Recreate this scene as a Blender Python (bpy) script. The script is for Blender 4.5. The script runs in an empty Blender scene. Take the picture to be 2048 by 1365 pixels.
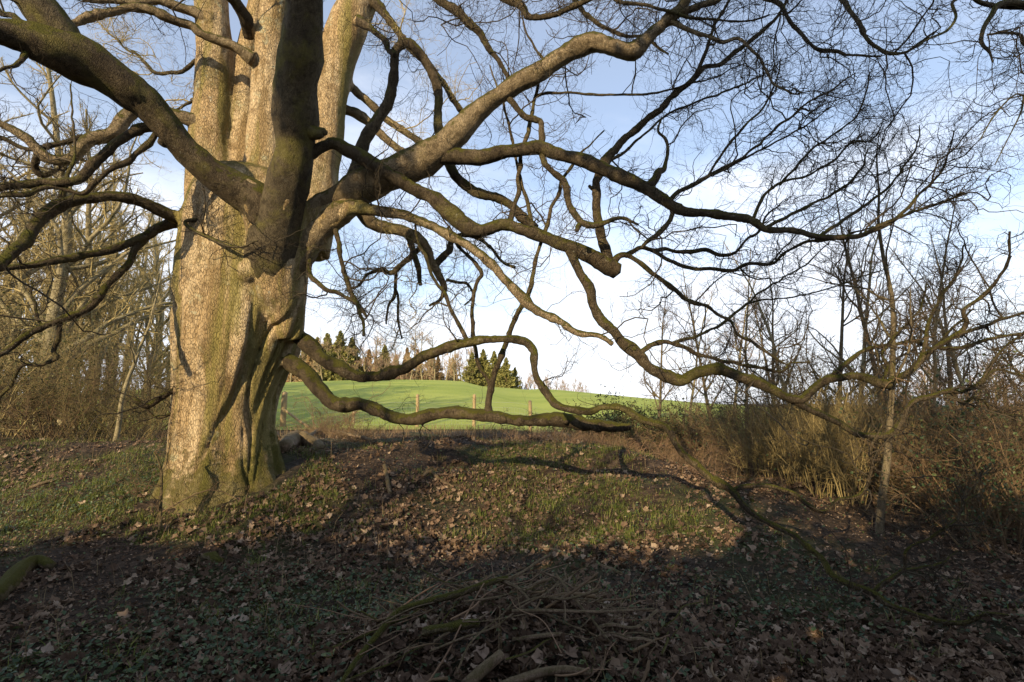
import bpy, math
import numpy as np
from mathutils import Vector

# ------------------------------------------------------------------ camera, sky, sun, exposure
scene = bpy.context.scene
col = scene.collection
PITCH = math.radians(6.6)
FPX = 1024.0
CAM = np.array((0.0, 0.0, 1.6))
cam = bpy.data.cameras.new('camera')
cam.lens = 18.0; cam.sensor_width = 36.0; cam.clip_start = 0.05; cam.clip_end = 3000
camo = bpy.data.objects.new('camera', cam); col.objects.link(camo)
camo.location = CAM; camo.rotation_euler = (math.pi/2 + PITCH, 0, 0)
scene.camera = camo

SUN_AZ = math.radians(28)      # behind the camera, to the left
SUN_EL = math.radians(21)
SDIR = np.array((-math.sin(SUN_AZ)*math.cos(SUN_EL), -math.cos(SUN_AZ)*math.cos(SUN_EL), math.sin(SUN_EL)))

world = bpy.data.worlds.new('World'); scene.world = world; world.use_nodes = True
nt = world.node_tree; nt.nodes.clear()
def wn(t, **k):
    n = nt.nodes.new(t)
    for a, b in k.items(): setattr(n, a, b)
    return n
sky = wn('ShaderNodeTexSky', sky_type='NISHITA', sun_disc=False, sun_elevation=SUN_EL,
         sun_rotation=math.radians(180)+SUN_AZ, air_density=1.0, dust_density=0.6, ozone_density=2.0)
bg = wn('ShaderNodeBackground'); bg.inputs[1].default_value = 0.15
out = wn('ShaderNodeOutputWorld')
tc = wn('ShaderNodeTexCoord')
sep = wn('ShaderNodeSeparateXYZ')
nt.links.new(tc.outputs['Generated'], sep.inputs[0])
mp = wn('ShaderNodeMapping'); mp.inputs['Scale'].default_value = (1.6, 1.6, 4.2); mp.inputs['Location'].default_value = (3.1, 0.4, 1.3)
nt.links.new(tc.outputs['Generated'], mp.inputs[0])
nz = wn('ShaderNodeTexNoise'); nz.inputs['Scale'].default_value = 1.5; nz.inputs['Detail'].default_value = 7; nz.inputs['Roughness'].default_value = 0.55
nt.links.new(mp.outputs[0], nz.inputs['Vector'])
# cloud cover is denser towards the horizon, all the way round
el = wn('ShaderNodeMapRange'); el.inputs[1].default_value = 0.0; el.inputs[2].default_value = 0.62; el.inputs[3].default_value = 0.40; el.inputs[4].default_value = -0.12
nt.links.new(sep.outputs[2], el.inputs[0])
ad = wn('ShaderNodeMath', operation='ADD'); nt.links.new(nz.outputs['Fac'], ad.inputs[0]); nt.links.new(el.outputs[0], ad.inputs[1])
cr = wn('ShaderNodeMapRange', interpolation_type='SMOOTHSTEP'); cr.inputs[1].default_value = 0.47; cr.inputs[2].default_value = 0.88; cr.inputs[3].default_value = 0.24; cr.inputs[4].default_value = 0.92
nt.links.new(ad.outputs[0], cr.inputs[0])
mx = wn('ShaderNodeMix', data_type='RGBA'); mx.inputs['B'].default_value = (5.3, 5.5, 6.0, 1)
nt.links.new(cr.outputs[0], mx.inputs['Factor']); nt.links.new(sky.outputs[0], mx.inputs['A'])
nt.links.new(mx.outputs['Result'], bg.inputs[0]); nt.links.new(bg.outputs[0], out.inputs[0])

sun = bpy.data.lights.new('sun', 'SUN'); sun.energy = 5.0; sun.angle = math.radians(0.5); sun.color = (1.0, 0.80, 0.50)
suno = bpy.data.objects.new('sun', sun); col.objects.link(suno)
suno.rotation_euler = Vector(SDIR).to_track_quat('Z', 'Y').to_euler(); suno.location = (-20, -20, 20)

scene.cycles.max_bounces = 5; scene.cycles.diffuse_bounces = 3; scene.cycles.glossy_bounces = 2; scene.cycles.transmission_bounces = 2
vs = scene.view_settings
vs.view_transform = 'Standard'; vs.look = 'None'; vs.exposure = 0.62; vs.gamma = 1.0; vs.use_curve_mapping = False

# ------------------------------------------------------------------ numeric helpers
rng = np.random.default_rng(7)
FWD = np.array((0, math.cos(PITCH), math.sin(PITCH))); UP = np.array((0, -math.sin(PITCH), math.cos(PITCH))); RT = np.array((1.0, 0, 0))
def at(px, py, Y):
    d = FWD + RT*((px-1024)/FPX) + UP*((682.5-py)/FPX)
    t = Y/d[1]
    return CAM + d*t, t
def ss(a, b, x):
    t = np.clip((np.asarray(x, float)-a)/(b-a), 0, 1); return t*t*(3-2*t)
def nrm(a): return a/np.maximum(np.linalg.norm(a, axis=-1, keepdims=True), 1e-9)
def _h(ix, iy, iz):
    n = (ix.astype(np.int64)*374761393 + iy.astype(np.int64)*668265263 + iz.astype(np.int64)*2147483647 + 1013904223) & 0xffffffff
    n = ((n ^ (n >> 13))*1274126177) & 0xffffffff
    return ((n ^ (n >> 16)) & 0xffff)/32767.5-1
def noise3(p):
    i = np.floor(p).astype(np.int64); f = p-i; f = f*f*(3-2*f)
    r = 0
    for a in (0, 1):
        for b in (0, 1):
            for c in (0, 1):
                w = (f[..., 0] if a else 1-f[..., 0])*(f[..., 1] if b else 1-f[..., 1])*(f[..., 2] if c else 1-f[..., 2])
                r = r+w*_h(i[..., 0]+a, i[..., 1]+b, i[..., 2]+c)
    return r
def noise2(x, y, s=1.0, o=0.0):
    p = np.stack([np.asarray(x, float)*s+o, np.asarray(y, float)*s+o*1.7, np.zeros_like(np.asarray(x, float))+o], -1)
    return noise3(p)
def gz(x, y):
    x = np.asarray(x, float); y = np.asarray(y, float)
    edge = 5.5+0.35*np.sin(x*0.7+1)+0.02*x*x*np.where(x < 0, 0.3, 0.0)
    bank = 0.74*ss(edge, edge+3.9, y)*(1-0.72*ss(2.0, 4.6, x+0.15*(y-7)))
    mound = 0.16*np.exp(-(((x+3.9)/1.9)**2+((y-7.3)/1.6)**2))
    near = ss(24, 12, y)
    bumps = near*(0.07*noise2(x, y, 0.8, 3.1)+0.035*noise2(x, y, 2.1, 9.7)+0.018*noise2(x, y, 5.2, 5.5))
    back = -0.27*ss(11.5, 20, y)*(1-0.72*ss(2.0, 4.6, x))+0.15*ss(12, 22, y)*ss(2.0, 4.6, x)
    zc = 4.3*np.exp(-((x+13)/np.where(x < -13, 46, 34))**2)
    t = np.clip((y-20)/56, 0, 1)
    field = (zc-0.45)*np.sin(t*math.pi/2)*ss(19, 24, y) + np.where(y > 76, -(y-76)*0.05, 0)
    bank = bank+0.10*ss(edge, edge+1.2, y)*ss(13, 9.5, y)*(1-ss(2, 4, x))*(noise2(x, y, 1.35, 6.2)+0.45*noise2(x, y, 3.1, 2.4))
    return bank+mound+bumps+back+np.maximum(field, -6)

# ------------------------------------------------------------------ mesh helpers
def mesh_from(name, V, quads=None, tris=None, mat=None, smooth=True):
    me = bpy.data.meshes.new(name)
    V = np.asarray(V, np.float32)
    q = np.zeros((0, 4), np.int32) if quads is None else np.asarray(quads, np.int32)
    t = np.zeros((0, 3), np.int32) if tris is None else np.asarray(tris, np.int32)
    me.vertices.add(len(V)); me.vertices.foreach_set('co', V.ravel())
    nl = q.size+t.size; npoly = len(q)+len(t)
    me.loops.add(nl); me.loops.foreach_set('vertex_index', np.concatenate([q.ravel(), t.ravel()]).astype(np.int32))
    me.polygons.add(npoly)
    starts = np.concatenate([np.arange(len(q))*4, q.size+np.arange(len(t))*3]).astype(np.int32)
    me.polygons.foreach_set('loop_start', starts)
    me.polygons.foreach_set('use_smooth', np.full(npoly, smooth))
    if mat: me.materials.append(mat)
    me.update(calc_edges=True)
    return me
class Geo:
    def __init__(s): s.V = []; s.Q = []; s.T = []; s.n = 0
    def add(s, V, Q=None, T=None):
        V = np.asarray(V, float).reshape(-1, 3)
        if Q is not None and len(Q): s.Q.append(np.asarray(Q)+s.n)
        if T is not None and len(T): s.T.append(np.asarray(T)+s.n)
        s.V.append(V); s.n += len(V)
        return s
    def arrays(s):
        V = np.concatenate(s.V) if s.V else np.zeros((0, 3))
        return V, (np.concatenate(s.Q) if s.Q else None), (np.concatenate(s.T) if s.T else None)
    def build(s, name, mat, parent=None, origin=(0, 0, 0), smooth=True):
        V, Q, T = s.arrays()
        me = mesh_from(name, V-np.asarray(origin, float), Q, T, mat, smooth)
        return link(name, me, parent, None if parent else origin)
def link(name, data, parent=None, loc=None):
    o = bpy.data.objects.new(name, data); col.objects.link(o)
    if parent: o.parent = parent
    if loc is not None: o.location = loc
    return o
def tag(o, label, cat, group=None, kind=None):
    if label: o['label'] = label
    if cat: o['category'] = cat
    if group: o['group'] = group
    if kind: o['kind'] = kind
    return o
def empty(name, loc, rz=0.0):
    o = link(name, None, None, loc); o.rotation_euler = (0, 0, rz); o.empty_display_size = 0.2
    return o
def copy_tree(o, parent=None):
    c = o.copy(); col.objects.link(c)
    if parent: c.parent = parent
    for ch in list(o.children): copy_tree(ch, c)
    return c

def spline(P, R, step_fac=1.4, minstep=0.03, kmax=10):
    """Catmull-Rom through points, resampled; returns points and radii"""
    P = np.asarray(P, float); R = np.asarray(R, float)
    E = np.vstack([2*P[0]-P[1], P, 2*P[-1]-P[-2]])
    oP, oR = [], []
    for i in range(len(P)-1):
        p0, p1, p2, p3 = E[i], E[i+1], E[i+2], E[i+3]
        L = np.linalg.norm(p2-p1); k = max(2, int(L/max(minstep, step_fac*0.5*(R[i]+R[i+1]))))
        k = min(k, kmax)
        t = (np.arange(k)/k)[:, None]
        oP.append(0.5*((2*p1)+(-p0+p2)*t+(2*p0-5*p1+4*p2-p3)*t*t+(-p0+3*p1-3*p2+p3)*t**3))
        oR.append(R[i]+(R[i+1]-R[i])*t[:, 0])
    oP.append(P[-1:]); oR.append(R[-1:])
    return np.vstack(oP), np.concatenate(oR)
def tube(g, P, R, sides=8, lump=0.0, cap=True, seed=0.0, rough=0.0):
    P = np.asarray(P, float); n = len(P)
    T = nrm(np.gradient(P, axis=0))
    ref = np.array((0, 0, 1.0)) if abs(T[0, 2]) < 0.8 else np.array((0, 1.0, 0))
    u = nrm(np.cross(T[0], ref)); U = np.zeros_like(P)
    for i in range(n):
        u = nrm(u-T[i]*np.dot(u, T[i])); U[i] = u
    W = np.cross(T, U)
    a = np.arange(sides)*2*math.pi/sides
    ring = np.cos(a)[None, :, None]*U[:, None]+np.sin(a)[None, :, None]*W[:, None]
    rad = np.repeat(np.asarray(R)[:, None], sides, 1)
    if lump > 0:
        Rm = float(np.mean(R))
        pos = P[:, None]+ring*rad[..., None]
        rad = rad*(1+lump*noise3(pos*(0.55/Rm)+seed)+0.6*lump*noise3(pos*(1.6/Rm)+seed+7))
    if rough > 0:
        pos = P[:, None]+ring*rad[..., None]
        rad = rad+rough*(noise3(pos*22+seed)+0.7*noise3(pos*47+seed)-0.9*(np.maximum(0, noise3(pos*9+seed*2)-0.45)))
    V = (P[:, None]+ring*rad[..., None]).reshape(-1, 3)
    i = np.arange(n-1)[:, None]*sides; j = np.arange(sides)[None]; j2 = (j+1) % sides
    Q = np.stack([i+j, i+j2, i+sides+j2, i+sides+j], -1).reshape(-1, 4)
    if cap:
        V = np.vstack([V, P[:1]-T[:1]*R[0]*0.2, P[-1:]+T[-1:]*R[-1]*0.45])
        k = np.arange(sides); k2 = (k+1) % sides; b = (n-1)*sides
        Tt = np.vstack([np.stack([k2, k, np.full(sides, n*sides)], -1), np.stack([b+k, b+k2, np.full(sides, n*sides+1)], -1)])
        g.add(V, Q, Tt)
    else: g.add(V, Q)
def tubes_batch(g, P, R, sides=3):
    """P (M,n,3), R (M,n)"""
    M, n, _ = P.shape
    if M == 0: return
    T = np.empty_like(P); T[:, 1:-1] = P[:, 2:]-P[:, :-2]; T[:, 0] = P[:, 1]-P[:, 0]; T[:, -1] = P[:, -1]-P[:, -2]; T = nrm(T)
    m = nrm(P[:, -1]-P[:, 0]); ref = np.zeros((M, 3)); ref[np.arange(M), np.argmin(np.abs(m), 1)] = 1
    U = nrm(np.cross(T, ref[:, None])); W = np.cross(T, U)
    a = np.arange(sides)*2*math.pi/sides
    V = P[:, :, None]+(np.cos(a)[None, None, :, None]*U[:, :, None]+np.sin(a)[None, None, :, None]*W[:, :, None])*R[:, :, None, None]
    b = (np.arange(M)*n*sides)[:, None, None]; i = (np.arange(n-1)*sides)[None, :, None]; j = np.arange(sides)[None, None]; j2 = (j+1) % sides
    Q = np.stack([b+i+j, b+i+j2, b+i+sides+j2, b+i+sides+j], -1).reshape(-1, 4)
    g.add(V.reshape(-1, 3), Q)
def grow(P0, D0, L, R0, n, sigma, bias, rg, taper=0.35, wander=0.0):
    M = len(P0); P = np.zeros((M, n, 3)); P[:, 0] = P0; D = nrm(D0); seg = (L/(n-1))[:, None]
    curl = rg.normal(0, 1, (M, 3))*wander
    for k in range(1, n):
        D = nrm(D+rg.normal(0, 1, (M, 3))*sigma+np.asarray(bias)+curl)
        P[:, k] = P[:, k-1]+D*seg*rg.uniform(0.75, 1.25, (M, 1))
    R = R0[:, None]*np.linspace(1, taper, n)[None]
    return P, R
def sprout(P, R, k, rg, amin=35, amax=75, f0=0.2, f1=1.0):
    M, n, _ = P.shape
    idx = np.repeat(np.arange(M), k); f = rg.uniform(f0, f1, len(idx))*(n-1)*0.999
    i = f.astype(int); w = (f-i)[:, None]
    S = P[idx, i]*(1-w)+P[idx, i+1]*w; T = nrm(P[idx, i+1]-P[idx, i]); r = R[idx, i]*(1-w[:, 0])+R[idx, i+1]*w[:, 0]
    return S, turn(T, rg, amin, amax), r, f/(n-1)
def turn(T, rg, amin, amax):
    M = len(T); q = nrm(np.cross(T, nrm(rg.normal(0, 1, (M, 3))))); a = np.radians(rg.uniform(amin, amax, M))[:, None]
    return T*np.cos(a)+q*np.sin(a)

# ------------------------------------------------------------------ materials
def material(name, rough=0.9):
    m = bpy.data.materials.new(name); m.use_nodes = True
    b = m.node_tree.nodes['Principled BSDF']; b.inputs['Roughness'].default_value = rough
    b.inputs['Specular IOR Level'].default_value = 0.2
    return m, m.node_tree, b
def N(nt, t, ins=None, **k):
    n = nt.nodes.new(t)
    for a, b in k.items(): setattr(n, a, b)
    for a, b in (ins or {}).items():
        if hasattr(b, 'is_output') or isinstance(b, bpy.types.NodeSocket): nt.links.new(b, n.inputs[a])
        else: n.inputs[a].default_value = b
    return n
def noise(nt, vec, scale, detail=4, rough=0.55):
    return N(nt, 'ShaderNodeTexNoise', {'Vector': vec, 'Scale': scale, 'Detail': detail, 'Roughness': rough}).outputs['Fac']
def rng_map(nt, v, a, b, c=0.0, d=1.0):
    return N(nt, 'ShaderNodeMapRange', {0: v, 1: a, 2: b, 3: c, 4: d}, interpolation_type='SMOOTHSTEP').outputs[0]
def mul(nt, a, b): return N(nt, 'ShaderNodeMath', {0: a, 1: b}, operation='MULTIPLY').outputs[0]
def add(nt, a, b): return N(nt, 'ShaderNodeMath', {0: a, 1: b}, operation='ADD').outputs[0]
def mix(nt, f, a, b): return N(nt, 'ShaderNodeMix', {'Factor': f, 'A': a, 'B': b}, data_type='RGBA').outputs['Result']
def mapping(nt, vec, scale): return N(nt, 'ShaderNodeMapping', {'Vector': vec, 'Scale': scale}).outputs[0]
def ramp(nt, f, stops):
    r = N(nt, 'ShaderNodeValToRGB', {'Fac': f}); e = r.color_ramp.elements
    e[0].position, e[0].color = stops[0][0], (*stops[0][1], 1); e[1].position, e[1].color = stops[1][0], (*stops[1][1], 1)
    for p, c in stops[2:]:
        x = e.new(p); x.color = (*c, 1)
    return r.outputs[0]

def bark_material(name, c1, c2, moss=0.5, algae=0.5, lichen=0.4, bump=0.6, scale=1.0, base_moss=False, mlow=0.15, speck=0.75):
    m, nt, b = material(name, 0.92)
    tc = N(nt, 'ShaderNodeTexCoord').outputs['Object']; geo = N(nt, 'ShaderNodeNewGeometry')
    st = mapping(nt, tc, (1, 1, 0.35))
    big = noise(nt, st, 2.2*scale, 5, 0.6); fine = noise(nt, st, 28*scale, 6, 0.65)
    vor = N(nt, 'ShaderNodeTexVoronoi', {'Vector': st, 'Scale': 44*scale}, feature='DISTANCE_TO_EDGE').outputs['Distance']
    crack = rng_map(nt, vor, 0.0, 0.12)
    c = mix(nt, rng_map(nt, big, 0.35, 0.65), (*c1, 1), (*c2, 1))
    c = mix(nt, rng_map(nt, fine, 0.46, 0.68, 0, speck), c, (c1[0]*0.36, c1[1]*0.34, c1[2]*0.32, 1))
    pat = noise(nt, tc, 7*scale, 5, 0.7); c = mix(nt, rng_map(nt, pat, 0.48, 0.62, 0, 0.75), c, (c2[0]*0.5, c2[1]*0.48, c2[2]*0.45, 1))
    c = mix(nt, rng_map(nt, noise(nt, tc, 55, 3, 0.6), 0.60, 0.68, 0, 0.5*speck), c, (c1[0]*1.45, c1[1]*1.45, c1[2]*1.4, 1))
    c = mix(nt, rng_map(nt, crack, 0, 1, 0.30, 0.0), c, (0.05, 0.035, 0.022, 1))
    al = rng_map(nt, noise(nt, tc, 1.3*scale, 6, 0.65), 0.50, 0.68, 0, algae)
    c = mix(nt, al, c, (0.13, 0.115, 0.030, 1))
    lv = noise(nt, tc, 9*scale, 7, 0.75)
    lg = rng_map(nt, noise(nt, tc, 1.1, 3, 0.5), 0.45, 0.62)
    c = mix(nt, mul(nt, rng_map(nt, lv, 0.60, 0.64, 0, lichen), lg), c, (0.46, 0.44, 0.34, 1))
    if base_moss:
        lp = noise(nt, tc, 2.6, 9, 0.72); c = mix(nt, mul(nt, rng_map(nt, lp, 0.585, 0.625, 0, 0.75), rng_map(nt, lv, 0.36, 0.5)), c, (0.42, 0.40, 0.27, 1))
        vs_ = noise(nt, mapping(nt, tc, (3.2, 3.2, 0.28)), 1.5, 5, 0.6); c = mix(nt, rng_map(nt, vs_, 0.47, 0.62, 0, 0.8), c, (0.20, 0.135, 0.06, 1))
        vs2 = noise(nt, mapping(nt, tc, (2.1, 2.1, 0.2)), 1.2, 4, 0.6); c = mix(nt, rng_map(nt, vs2, 0.50, 0.62, 0, 0.75), c, (0.19, 0.165, 0.045, 1))
    sz = N(nt, 'ShaderNodeSeparateXYZ', {0: geo.outputs['Normal']}).outputs[2]
    mn = noise(nt, tc, 5*scale, 6, 0.7)
    mf = add(nt, sz, mul(nt, add(nt, mn, -0.5), 2.6))
    if base_moss:
        hz = N(nt, 'ShaderNodeSeparateXYZ', {0: tc}).outputs[2]
        mf = add(nt, mf, rng_map(nt, hz, 1.0, 0.0, 0.0, 0.55))
    mossf = rng_map(nt, mf, mlow, mlow+0.45, 0, moss)
    c = mix(nt, mossf, c, mix(nt, fine, (0.022, 0.024, 0.006, 1), (0.135, 0.125, 0.018, 1)))
    nt.links.new(c, b.inputs['Base Color'])
    h = add(nt, mul(nt, fine, 0.7), mul(nt, crack, 0.35)); h = add(nt, h, mul(nt, mul(nt, mossf, noise(nt, tc, 70, 3, 0.6)), 0.8))
    bp = N(nt, 'ShaderNodeBump', {'Height': h, 'Strength': bump, 'Distance': 0.045/scale})
    nt.links.new(bp.outputs[0], b.inputs['Normal'])
    return m
M = {}
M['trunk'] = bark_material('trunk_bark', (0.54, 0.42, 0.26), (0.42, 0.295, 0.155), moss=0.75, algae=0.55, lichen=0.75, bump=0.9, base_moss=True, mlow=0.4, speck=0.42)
M['limb'] = bark_material('shade_dark_limb_bark', (0.125, 0.095, 0.057), (0.055, 0.041, 0.025), moss=1.0, algae=0.65, lichen=0.35, bump=1.0, scale=1.5)  # bark darkened so the limbs read as shaded; shade is in the colour
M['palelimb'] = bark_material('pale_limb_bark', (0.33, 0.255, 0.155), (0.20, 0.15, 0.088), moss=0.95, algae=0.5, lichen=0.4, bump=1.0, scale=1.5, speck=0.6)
M['darklimb'] = bark_material('mossy_shade_dark_bark', (0.12, 0.095, 0.057), (0.065, 0.052, 0.033), moss=0.95, algae=0.75, lichen=0.1, bump=0.8, scale=1.5)  # mossy bark, with the limbs' shade also put into the dark colour
M['deadwood'] = bark_material('dead_wood', (0.29, 0.205, 0.14), (0.17, 0.12, 0.08), moss=0.35, algae=0.2, lichen=0.2, bump=0.6, scale=3)
M['mosswood'] = bark_material('mossy_wood', (0.15, 0.12, 0.06), (0.12, 0.09, 0.05), moss=1.0, algae=0.9, lichen=0.1, bump=0.8, scale=2)
M['greybark'] = bark_material('grey_bark', (0.20, 0.16, 0.10), (0.12, 0.095, 0.06), moss=0.4, algae=0.5, lichen=0.4, bump=0.5, scale=2)
M['palebark'] = bark_material('pale_bark', (0.34, 0.29, 0.18), (0.24, 0.20, 0.11), moss=0.35, algae=0.5, lichen=0.4, bump=0.4, scale=2)
def plain(name, stops, rough=0.85, scale=6.0, island=True, trans=0.0, spec=0.2):
    m, nt, b = material(name, rough)
    b.inputs['Specular IOR Level'].default_value = spec
    if island: f = N(nt, 'ShaderNodeNewGeometry').outputs['Random Per Island']
    else: f = noise(nt, N(nt, 'ShaderNodeTexCoord').outputs['Object'], scale, 4)
    c = ramp(nt, f, stops); nt.links.new(c, b.inputs['Base Color'])
    if trans:
        t = N(nt, 'ShaderNodeBsdfTranslucent', {'Color': c}); a = N(nt, 'ShaderNodeMixShader', {0: trans, 1: b.outputs[0], 2: t.outputs[0]})
        nt.links.new(a.outputs[0], nt.nodes['Material Output'].inputs[0])
    return m
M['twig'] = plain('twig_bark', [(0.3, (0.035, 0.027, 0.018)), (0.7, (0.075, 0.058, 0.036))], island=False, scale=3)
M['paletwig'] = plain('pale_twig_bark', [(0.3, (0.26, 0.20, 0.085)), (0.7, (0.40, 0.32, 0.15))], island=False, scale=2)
M['redtwig'] = plain('reddish_twig_bark', [(0.3, (0.17, 0.10, 0.065)), (0.7, (0.26, 0.17, 0.10))], island=False, scale=2)
M['browntwig'] = plain('brown_twig_bark', [(0.3, (0.11, 0.07, 0.04)), (0.7, (0.19, 0.13, 0.07))], island=False, scale=2)
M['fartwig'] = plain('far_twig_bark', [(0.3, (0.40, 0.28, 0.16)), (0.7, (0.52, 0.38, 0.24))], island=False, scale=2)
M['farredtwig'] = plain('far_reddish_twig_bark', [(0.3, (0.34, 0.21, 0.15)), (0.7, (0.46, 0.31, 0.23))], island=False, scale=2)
M['copptwig'] = plain('coppice_bark', [(0.3, (0.17, 0.125, 0.05)), (0.7, (0.28, 0.22, 0.10))], island=False, scale=3)
M['leaf'] = plain('dry_leaf', [(0.0, (0.05, 0.03, 0.018)), (0.45, (0.12, 0.075, 0.048)), (0.85, (0.21, 0.14, 0.09)), (1.0, (0.36, 0.27, 0.19))], trans=0.15)
M['ivy'] = plain('ivy_leaf', [(0.0, (0.028, 0.05, 0.02)), (0.6, (0.055, 0.09, 0.03)), (1.0, (0.11, 0.13, 0.045))], rough=0.5, trans=0.15, spec=0.4)
M['olive'] = plain('olive_leaf', [(0.0, (0.045, 0.050, 0.016)), (0.6, (0.085, 0.085, 0.028)), (1.0, (0.14, 0.13, 0.045))], rough=0.6, trans=0.2)
M['grass'] = plain('grass_blade', [(0.0, (0.07, 0.10, 0.018)), (0.5, (0.13, 0.165, 0.03)), (0.85, (0.21, 0.21, 0.06)), (1.0, (0.32, 0.26, 0.13))], rough=0.7, trans=0.25)
M['drygrass'] = plain('dry_grass', [(0.0, (0.14, 0.09, 0.05)), (1.0, (0.32, 0.24, 0.13))], trans=0.2)
M['needle'] = plain('conifer_needles', [(0.0, (0.13, 0.13, 0.04)), (0.6, (0.22, 0.21, 0.065)), (1.0, (0.30, 0.27, 0.09))], trans=0.1)
M['larch'] = plain('larch_twigs', [(0.0, (0.26, 0.17, 0.08)), (0.6, (0.38, 0.26, 0.13)), (1.0, (0.46, 0.34, 0.18))], trans=0.1)
M['holly'] = plain('dark_evergreen', [(0.0, (0.02, 0.03, 0.012)), (1.0, (0.05, 0.065, 0.025))], rough=0.5)

def ground_material():
    m, nt, b = material('woodland_soil', 0.95)
    tc = N(nt, 'ShaderNodeTexCoord').outputs['Object']
    a = noise(nt, tc, 1.1, 6, 0.65); f = noise(nt, tc, 30, 6, 0.7); g = noise(nt, tc, 0.55, 4, 0.6)
    v = N(nt, 'ShaderNodeTexVoronoi', {'Vector': tc, 'Scale': 16.0}); vc = v.outputs['Color']
    lv = N(nt, 'ShaderNodeSeparateXYZ', {0: vc}).outputs[0]
    c = ramp(nt, lv, [(0.0, (0.022, 0.014, 0.009)), (0.5, (0.05, 0.034, 0.022)), (1.0, (0.12, 0.082, 0.055))])
    c = mix(nt, rng_map(nt, f, 0.35, 0.65, 0, 0.7), c, (0.03, 0.02, 0.012, 1))
    c = mix(nt, rng_map(nt, g, 0.46, 0.62, 0, 0.7), c, mix(nt, f, (0.02, 0.03, 0.010, 1), (0.07, 0.08, 0.02, 1)))
    nt.links.new(c, b.inputs['Base Color'])
    bp = N(nt, 'ShaderNodeBump', {'Height': add(nt, f, mul(nt, v.outputs['Distance'], 0.6)), 'Strength': 0.8, 'Distance': 0.04})
    nt.links.new(bp.outputs[0], b.inputs['Normal'])
    return m
M['ground'] = ground_material()
def field_material():
    m, nt, b = material('pasture_grass', 0.9)
    tc = N(nt, 'ShaderNodeTexCoord').outputs['Object']
    a = noise(nt, mapping(nt, tc, (0.25, 1, 1)), 0.35, 5, 0.6); f = noise(nt, tc, 9, 6, 0.7)
    c = mix(nt, rng_map(nt, a, 0.35, 0.65), (0.26, 0.32, 0.055, 1), (0.36, 0.40, 0.085, 1))
    c = mix(nt, rng_map(nt, f, 0.35, 0.75, 0, 0.5), c, (0.17, 0.22, 0.04, 1))
    nt.links.new(c, b.inputs['Base Color'])
    bp = N(nt, 'ShaderNodeBump', {'Height': f, 'Strength': 0.7, 'Distance': 0.12}); nt.links.new(bp.outputs[0], b.inputs['Normal'])
    return m
M['field'] = field_material()
M['post'] = plain('fence_post_wood', [(0.3, (0.25, 0.18, 0.09)), (0.7, (0.36, 0.27, 0.15))], island=False, scale=9)
M['wire'] = plain('galvanised_wire', [(0.3, (0.30, 0.30, 0.28)), (0.7, (0.42, 0.42, 0.40))], island=False, rough=0.5)

# ------------------------------------------------------------------ ground and field
def graded(a, b, c, d, s_in, ratio):
    """dense steps inside [b,c], growing outwards to a and d"""
    xs = list(np.arange(b, c, s_in)); s = s_in; x = xs[-1]
    while x < d: s *= ratio; x += s; xs.append(x)
    s = s_in; x = xs[0]; left = []
    while x > a: s *= ratio; x -= s; left.append(x)
    return np.array(left[::-1]+xs)
def sheet(name, xs, ys, mat, lift=0.0, drop=0.0):
    X, Y = np.meshgrid(xs, ys); Z = gz(X, Y)+lift-drop*ss(19.3, 22.5, Y)*ss(150, 120, Y)
    nx = len(xs); ny = len(ys)
    i = np.arange(ny-1)[:, None]*nx; j = np.arange(nx-1)[None]
    Q = np.stack([i+j, i+j+1, i+nx+j+1, i+nx+j], -1).reshape(-1, 4)
    o = link(name, mesh_from(name, np.stack([X, Y, Z], -1).reshape(-1, 3), Q, None, mat))
    o['kind'] = 'structure'
    return o
ground = sheet('ground', graded(-600, -10, 9, 600, 0.10, 1.12), graded(-300, 2.0, 13, 900, 0.10, 1.10), M['ground'], drop=0.7)
fy = np.concatenate([np.arange(19.2, 30, 0.6), np.arange(30, 80, 2.0), np.arange(80, 140, 6)])
fieldo = sheet('field', np.concatenate([np.arange(-120, -40, 8), np.arange(-40, 60, 2.0), np.arange(60, 120, 8)]), fy, M['field'], 0.04)

# ------------------------------------------------------------------ the great tree
TB = at(455, 1040, 7.3)[0]; TB[2] = float(gz(TB[0], TB[1]))
tree = empty('sycamore_tree', TB)
tag(tree, 'huge old spreading tree with fluted sunlit trunk and long crooked mossy limbs', 'tree')

def pxline(pts, Y0, Y1):
    """pts (x, y, w) in picture units with a distance that runs from Y0 to Y1 along the line"""
    a = np.array([p[:2] for p in pts], float)
    w = np.array([p[2] if len(p) > 2 else np.nan for p in pts], float)
    k = np.where(~np.isnan(w))[0]; w = np.interp(np.arange(len(pts)), k, w[k])
    s = np.concatenate([[0], np.cumsum(np.linalg.norm(np.diff(a, axis=0), axis=1))]); s /= s[-1]
    Ys = Y0+(Y1-Y0)*s
    P = []; R = []
    for (x, y), ww, Y in zip(a, w, Ys):
        p, t = at(x, y, Y); P.append(p); R.append(ww*0.5*t/FPX)
    return np.array(P), np.array(R)

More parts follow.
